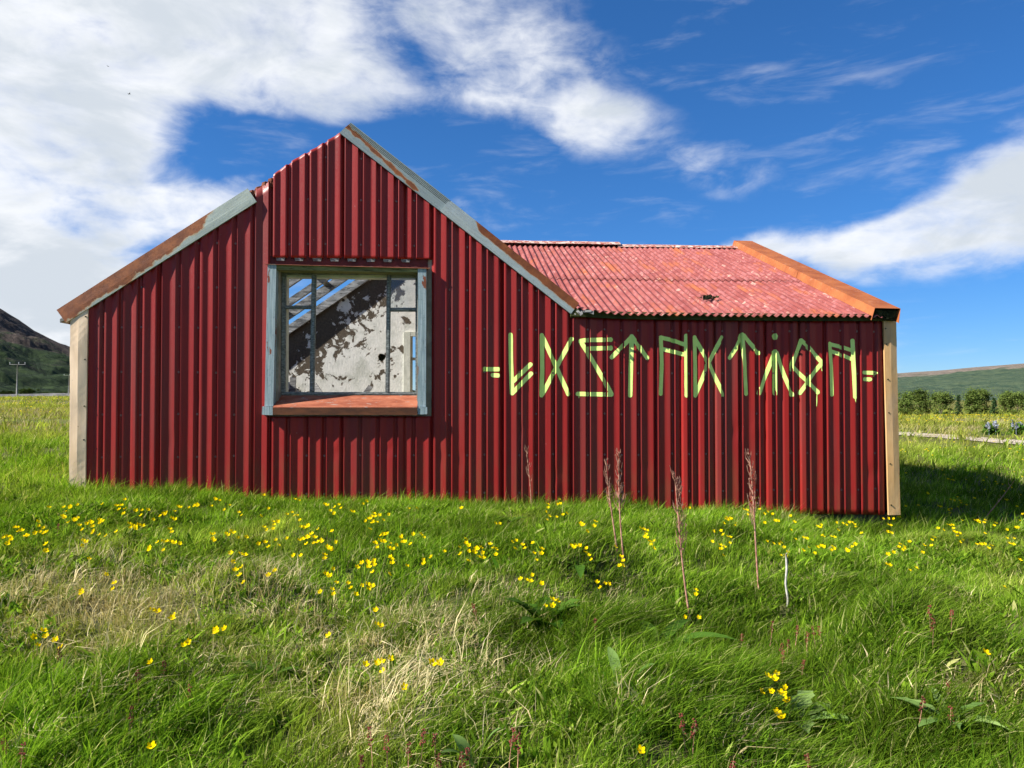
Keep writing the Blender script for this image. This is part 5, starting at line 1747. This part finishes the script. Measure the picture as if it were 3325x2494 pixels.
SM = [sorrel_mesh(k) for k in range(4)]
SR = q3([(630,900),(750,905),(780,910),(700,945),(590,975),(545,990),(495,885),(570,1040),(660,1085),(345,945),(1365,810),(1380,870),(1487,822),(1470,1215),(55,1400),(75,1440),(715,1625),(270,1640),(1485,1350),(1300,1300)])
SR += q2([(520,1490),(440,1485),(375,1565),(535,1620),(730,1550),(685,1575),(920,1470),(965,1525),(130,1635),(260,1510),(185,1475),(765,785),(1380,865)])
SR += q1([(65,1500),(100,1555),(1040,1250),(880,1105),(760,1150),(695,1375),(335,1020),(310,345)])
for i, (px, py) in enumerate(SR):
    h = random.uniform(.13, .19)
    x, y = on_ground(px, py, h * .9)
    o = bpy.data.objects.new('sorrel', SM[i % 4]); o.location = (x, y, float(ground_z(x, y)))
    o.scale = (.15, .15, h); o.rotation_euler = (random.uniform(-.15, .15), random.uniform(-.1, .25), random.uniform(0, 6))
    COL.objects.link(o)
    tag(o, 'red sorrel seed head ' + ('in the grass at the bottom edge' if py > 2350 else 'in the darker tussocks behind the bottom edge' if py > 1900 else 'among the buttercups near the house') + (', left side' if px < 1100 else ', middle' if px < 2200 else ', right side'), 'sorrel', 'red sorrel heads in the grass')

# clump of dead moss lying on the roof
def roof_moss():
    u, w, z = roof_hit(2302, 972, .02)
    mb = MB()
    r = random.Random(5)
    for k in range(60):
        cu, cw = r.gauss(0, .05), r.gauss(0, .03)
        s = r.uniform(.008, .022)
        c = Vector((cu, cw, SL * cw + r.uniform(0, .03) + .01))
        mb.add([c + Vector((r.uniform(-s, s) + dx * s, r.uniform(-s, s) * .4 + dy * s, dz * s)) for dx, dy, dz in ((1, 0, 0), (-.5, .9, 0), (-.5, -.9, 0), (0, 0, 1), (0, 0, -.8))], [(0, 1, 3), (1, 2, 3), (2, 0, 3), (1, 0, 4), (2, 1, 4), (0, 2, 4)])
    for k in range(14):
        c = Vector((r.gauss(0, .06), r.gauss(0, .03), .02)); e = c + Vector((r.uniform(-.06, .06), r.uniform(-.04, .04), r.uniform(-.01, .05)))
        mb.tube([c, e], [.004, .002], 3, 0, False)
    o = mb.build('moss_clump', M['moss'])
    o.location = local(u, w, z); o.rotation_euler = (0, 0, THETA)
    tag(o, 'dark clump of dead moss lying on the red roof', 'moss')
roof_moss()

# ------------------------------------------------------------------ trees, bushes, poles, lupins, birds
M['bark'] = mat_simple('grey_brown_bark', (0.06, 0.05, 0.04), (0.16, 0.14, 0.12), 6, .9, .1)
M['birch'] = mat_leaf('birch_leaf', (0.052, 0.092, 0.018), (0.175, 0.225, 0.055), .35)
M['spruce'] = mat_leaf('spruce_needles', (0.018, 0.045, 0.016), (0.055, 0.095, 0.030), .2)
M['scrub'] = mat_leaf('scrub_leaf', (0.018, 0.034, 0.010), (0.050, 0.075, 0.020), .3)
def leaf_cloud(mb_v, mb_f, sh, r, n, fn, s):
    for _ in range(n):
        c, k = fn()
        a = Vector((r.gauss(0, 1), r.gauss(0, 1), r.gauss(0, 1))).normalized(); b = a.orthogonal().normalized()
        q = s * r.uniform(.6, 1.4); b0 = len(mb_v)
        mb_v += [c + a * q, c + b * q * .7, c - a * q, c - b * q * .7]
        mb_f.append((b0, b0 + 1, b0 + 2, b0 + 3)); sh += [k] * 4
def tree(px, py_base, py_top, wpx, dist, kind, label, seed, group=None, name='birch_tree', cat='tree'):
    r = random.Random(seed)
    d = ray(px, py_base); s = dist / d[1]
    x = d[0] * s; z = float(ground_z(x, dist)) if kind != 'bush' else float(ground_z(x, dist))
    ztop = CAMZ + ray(px, py_top)[2] / ray(px, py_top)[1] * dist
    h = max(ztop - z, .8); wd = wpx / F * dist
    root = bpy.data.objects.new(name, None); root.location = (x, dist, z); COL.objects.link(root)
    tag(root, label, cat, group)
    mb = MB()
    V, Fc, sh = [], [], []
    if kind == 'spruce':
        mb.tube([(0, 0, -.1), (0, 0, h)], [.07, .01], 6)
        tiers = 13
        for k in range(tiers):
            t = k / tiers; R_ = wd * .5 * (1 - t) ** .85 + .05; zc = h * (.08 + .92 * t)
            for q in range(9):
                a = r.uniform(0, 6.28)
                e = Vector((math.cos(a) * R_, math.sin(a) * R_, zc - R_ * .22))
                mb.tube([(0, 0, zc), tuple(e)], [.012, .004], 3, 0, False)
                leaf_cloud(V, Fc, sh, r, 12, lambda: ((Vector((0, 0, zc)).lerp(e, r.uniform(.15, 1.05)) + Vector((r.gauss(0, .05), r.gauss(0, .05), r.gauss(0, .04)))), r.random()), .075)
        mat = M['spruce']
    else:
        tr = h * (.05 if kind == 'birch' else .02)
        stems = 3 if kind == 'birch' else 5
        clumps = []
        for k in range(stems):
            a = r.uniform(0, 6.28); e = Vector((math.cos(a) * wd * .25, math.sin(a) * wd * .25, h * r.uniform(.7, .93)))
            pts = [Vector((0, 0, -.1)), Vector((e.x * .3, e.y * .3, e.z * .4)), e]
            mb.tube(pts, [.06 * h / 4, .04 * h / 4, .01], 6)
            for q in range(7):
                t = r.uniform(.25, .95); p = pts[1].lerp(e, t); b = p + Vector((r.gauss(0, wd * .22), r.gauss(0, wd * .22), r.uniform(0, h * .14)))
                mb.tube([p, b], [.02, .006], 4, 0, False)
                clumps.append((b, r.uniform(.10, .19) * h))
        for k in range(26):
            th = r.uniform(0, 6.28); t = r.uniform(.06, .96)
            R_ = wd * .5 * (math.sin(math.pi * min(1, t * .8 + .16)) ** .8) * r.uniform(.45, 1.0)
            clumps.append((Vector((math.cos(th) * R_, math.sin(th) * R_, h * t)), r.uniform(.10, .17) * h))
        for c, rad in clumps:
            tone = r.random()
            leaf_cloud(V, Fc, sh, r, 70, lambda: (c + Vector((r.gauss(0, rad * .55), r.gauss(0, rad * .55), r.gauss(0, rad * .45))), min(1, max(0, tone * .6 + r.random() * .4))), .030 * h if kind == 'birch' else .05 * h)
        mat = M['birch'] if kind == 'birch' else M['scrub']
    V = [v if v.z > .02 else Vector((v.x, v.y, .02)) for v in V]
    mb.build('trunk', M['bark'], root)
    me = mesh_from('crown', [tuple(v) for v in V], np.array(Fc), False, {'shade': sh})
    obj('crown', me, mat, root)
def c7(x, y): return 2800 + x / 2.2114, 1000 + y / 2.2114
TREES = [(305, 770, 640, 150, 'birch', 'dark birch beside the corner of the house, first in the row'), (425, 775, 602, 150, 'birch', 'tall rounded birch second in the row from the house'),
         (565, 772, 614, 150, 'birch', 'broad birch between the two tallest of the row'), (692, 765, 648, 85, 'spruce', 'small pointed spruce left of the tallest birches'),
         (790, 778, 600, 95, 'birch', 'narrow tall birch, left of the touching pair'), (858, 780, 602, 110, 'birch', 'tall birch, right of the touching pair'),
         (948, 762, 668, 70, 'spruce', 'dark young spruce between the pair and the last birches'), (1030, 778, 608, 120, 'birch', 'birch second from the right edge of the picture'),
         (1115, 785, 614, 140, 'birch', 'birch at the right edge of the picture'), (1260, 785, 605, 150, 'birch', 'birch just past the right edge of the picture')]
for i, (x, yb, yt, w, kd, lab) in enumerate(TREES):
    px, pyb = c7(x, yb); _, pyt = c7(x, yt - 22 + (i * 53 % 31) - 12)
    tree(px, pyb, pyt, w * .84 / 2.2114, 96 + (i * 37 % 11) - 5, kd, lab, 300 + i, 'trees along the far edge of the meadow', 'spruce_tree' if kd == 'spruce' else 'birch_tree')
def c8(x, y): return x / 2.37, 950 + y / 2.37
for i, (x, yb, yt, w, lab) in enumerate([(70, 795, 758, 110, 'wide low bush left of the power pole'), (210, 800, 744, 130, 'rounded bush just right of the power pole'), (330, 798, 768, 100, 'low bush midway between the power pole and the house'),
                                         (440, 797, 764, 120, 'low bush nearest the left corner of the house'), (-60, 800, 756, 130, 'bush past the left edge of the picture')]):
    px, pyb = c8(x, yb); _, pyt = c8(x, yt)
    tree(px, pyb, pyt, w / 2.37, 212 + i * 2, 'bush', lab, 500 + i, 'bushes along the road', 'bush', 'bush')

M['pole'] = mat_simple('grey_pole_wood', (0.22, 0.21, 0.20), (0.34, 0.33, 0.31), 3, .8, .2)
M['insulator'] = mat_simple('pale_insulator', (0.45, 0.45, 0.44), (0.62, 0.62, 0.60), 5, .4, .5)
def pole(base, top, arm, dist, label):
    d = ray(*base); x = d[0] / d[1] * dist; z = float(ground_z(x, dist))
    t = ray(*top); h = CAMZ + t[2] / t[1] * dist - z
    root = bpy.data.objects.new('power_pole', None); root.location = (x, dist, z); COL.objects.link(root)
    tag(root, label, 'power pole', 'poles of the power line')
    mb = MB(); mb.tube([(0, 0, -.5), (0.1, 0, h)], [.16, .12], 8); mb.build('pole', M['pole'], root, True)
    a = arm / F * dist
    mb = MB(); mb.box((-a / 2 + .1, -.08, h - .17), (a / 2 + .1, .05, h - .06)); mb.build('crossarm', M['pole'], root)
    for u in (-.47, .08, .47):
        mb = MB(); mb.tube([(a * u + .1, 0, h - .06), (a * u + .1, 0, h + .12), (a * u + .1, 0, h + .2), (a * u + .1, 0, h + .45)], [.04, .05, .11, .07], 8); mb.build('insulator', M['insulator'], root)
pole((54, 1290), (57, 1182), 52, 180, 'grey power pole with a crossarm in front of the mountain')
pole((222, 1290), (223.5, 1218), 33, 290, 'farther power pole half hidden by the corner of the house')

M['lupin'] = mat_leaf('blue_lupin', (0.16, 0.17, 0.22), (0.34, 0.37, 0.44), .2)
def lupin(px, py, hpx, wpx, n, label, seed):
    r = random.Random(seed)
    x, y = on_ground(px, py); z = float(ground_z(x, y))
    h, wd = hpx / F * y, wpx / F * y
    root = bpy.data.objects.new('lupin', None); root.location = (x, y, z); COL.objects.link(root)
    tag(root, label, 'lupin', 'lupins beyond the track')
    V, Fc, sh = [], [], []
    leaf_cloud(V, Fc, sh, r, 420, lambda: (Vector((r.gauss(0, wd * .28), r.gauss(0, wd * .28), abs(r.gauss(0, h * .26)) + .03)), r.random()), .07 * h + .03)
    obj('foliage', mesh_from('foliage', [tuple(v) for v in V], np.array(Fc), False, {'shade': sh}), M['herb'], root)
    for k in range(n):
        bx, by = r.uniform(-wd / 2, wd / 2), r.uniform(-wd / 2, wd / 2); hh = h * r.uniform(.78, 1.08)
        V, Fc, sh = [], [], []
        mb_ = MB(); mb_.tube([(bx, by, 0), (bx, by, hh)], [.012, .006], 4); V += [Vector(q) for q in mb_.v]; Fc += [tuple(f) for f in mb_.f if len(f) == 4]; sh += [.2] * len(mb_.v)
        leaf_cloud(V, Fc, sh, r, 46, lambda: ((lambda t: Vector((bx + r.gauss(0, .026) * (1.2 - t), by + r.gauss(0, .026) * (1.2 - t), hh * (.52 + .48 * t))))(r.random()), r.random()), .032)
        obj('flower_spike', mesh_from('flower_spike', [tuple(v) for v in V], np.array(Fc), False, {'shade': sh}), M['lupin'], root)
lupin(3218, 1412, 44, 34, 6, 'left clump of pale blue lupins above the gravel track', 1)
lupin(3308, 1412, 44, 40, 7, 'right clump of pale blue lupins at the edge of the picture', 2)
lupin(3055, 1347, 14, 30, 6, 'small bluish lupin patch at the foot of the birches', 3)

def bird(px, py, dist, label, tilt):
    d = ray(px, py); s = dist / d[1]
    mb = MB()
    mb.tube([(-.11, 0, 0), (-.05, 0, .0), (.03, 0, .005), (.09, 0, .01), (.12, 0, .01)], [.008, .026, .03, .02, .006], 6)
    for sg in (-1, 1):
        mb.add([(-.03, 0, .01), (.05, 0, .01), (.03, sg * .12, .05), (-.02, sg * .13, .05), (-.05, sg * .24, .02)], [(0, 1, 2, 3), (3, 2, 4)])
    mb.add([(-.10, 0, 0), (-.19, .03, .0), (-.19, -.03, .0)], [(0, 1, 2)])
    o = mb.build('bird', M['moss']); o.location = (d[0] * s, d[1] * s, CAMZ + d[2] * s); o.rotation_euler = (tilt, .1, 1.1 + tilt)
    tag(o, label, 'bird', 'birds flying in front of the clouds')
bird(350, 215, 75, 'upper left of the two small dark birds in the clouds', .5)
bird(420, 305, 70, 'lower right of the two small dark birds in the clouds', -.3)
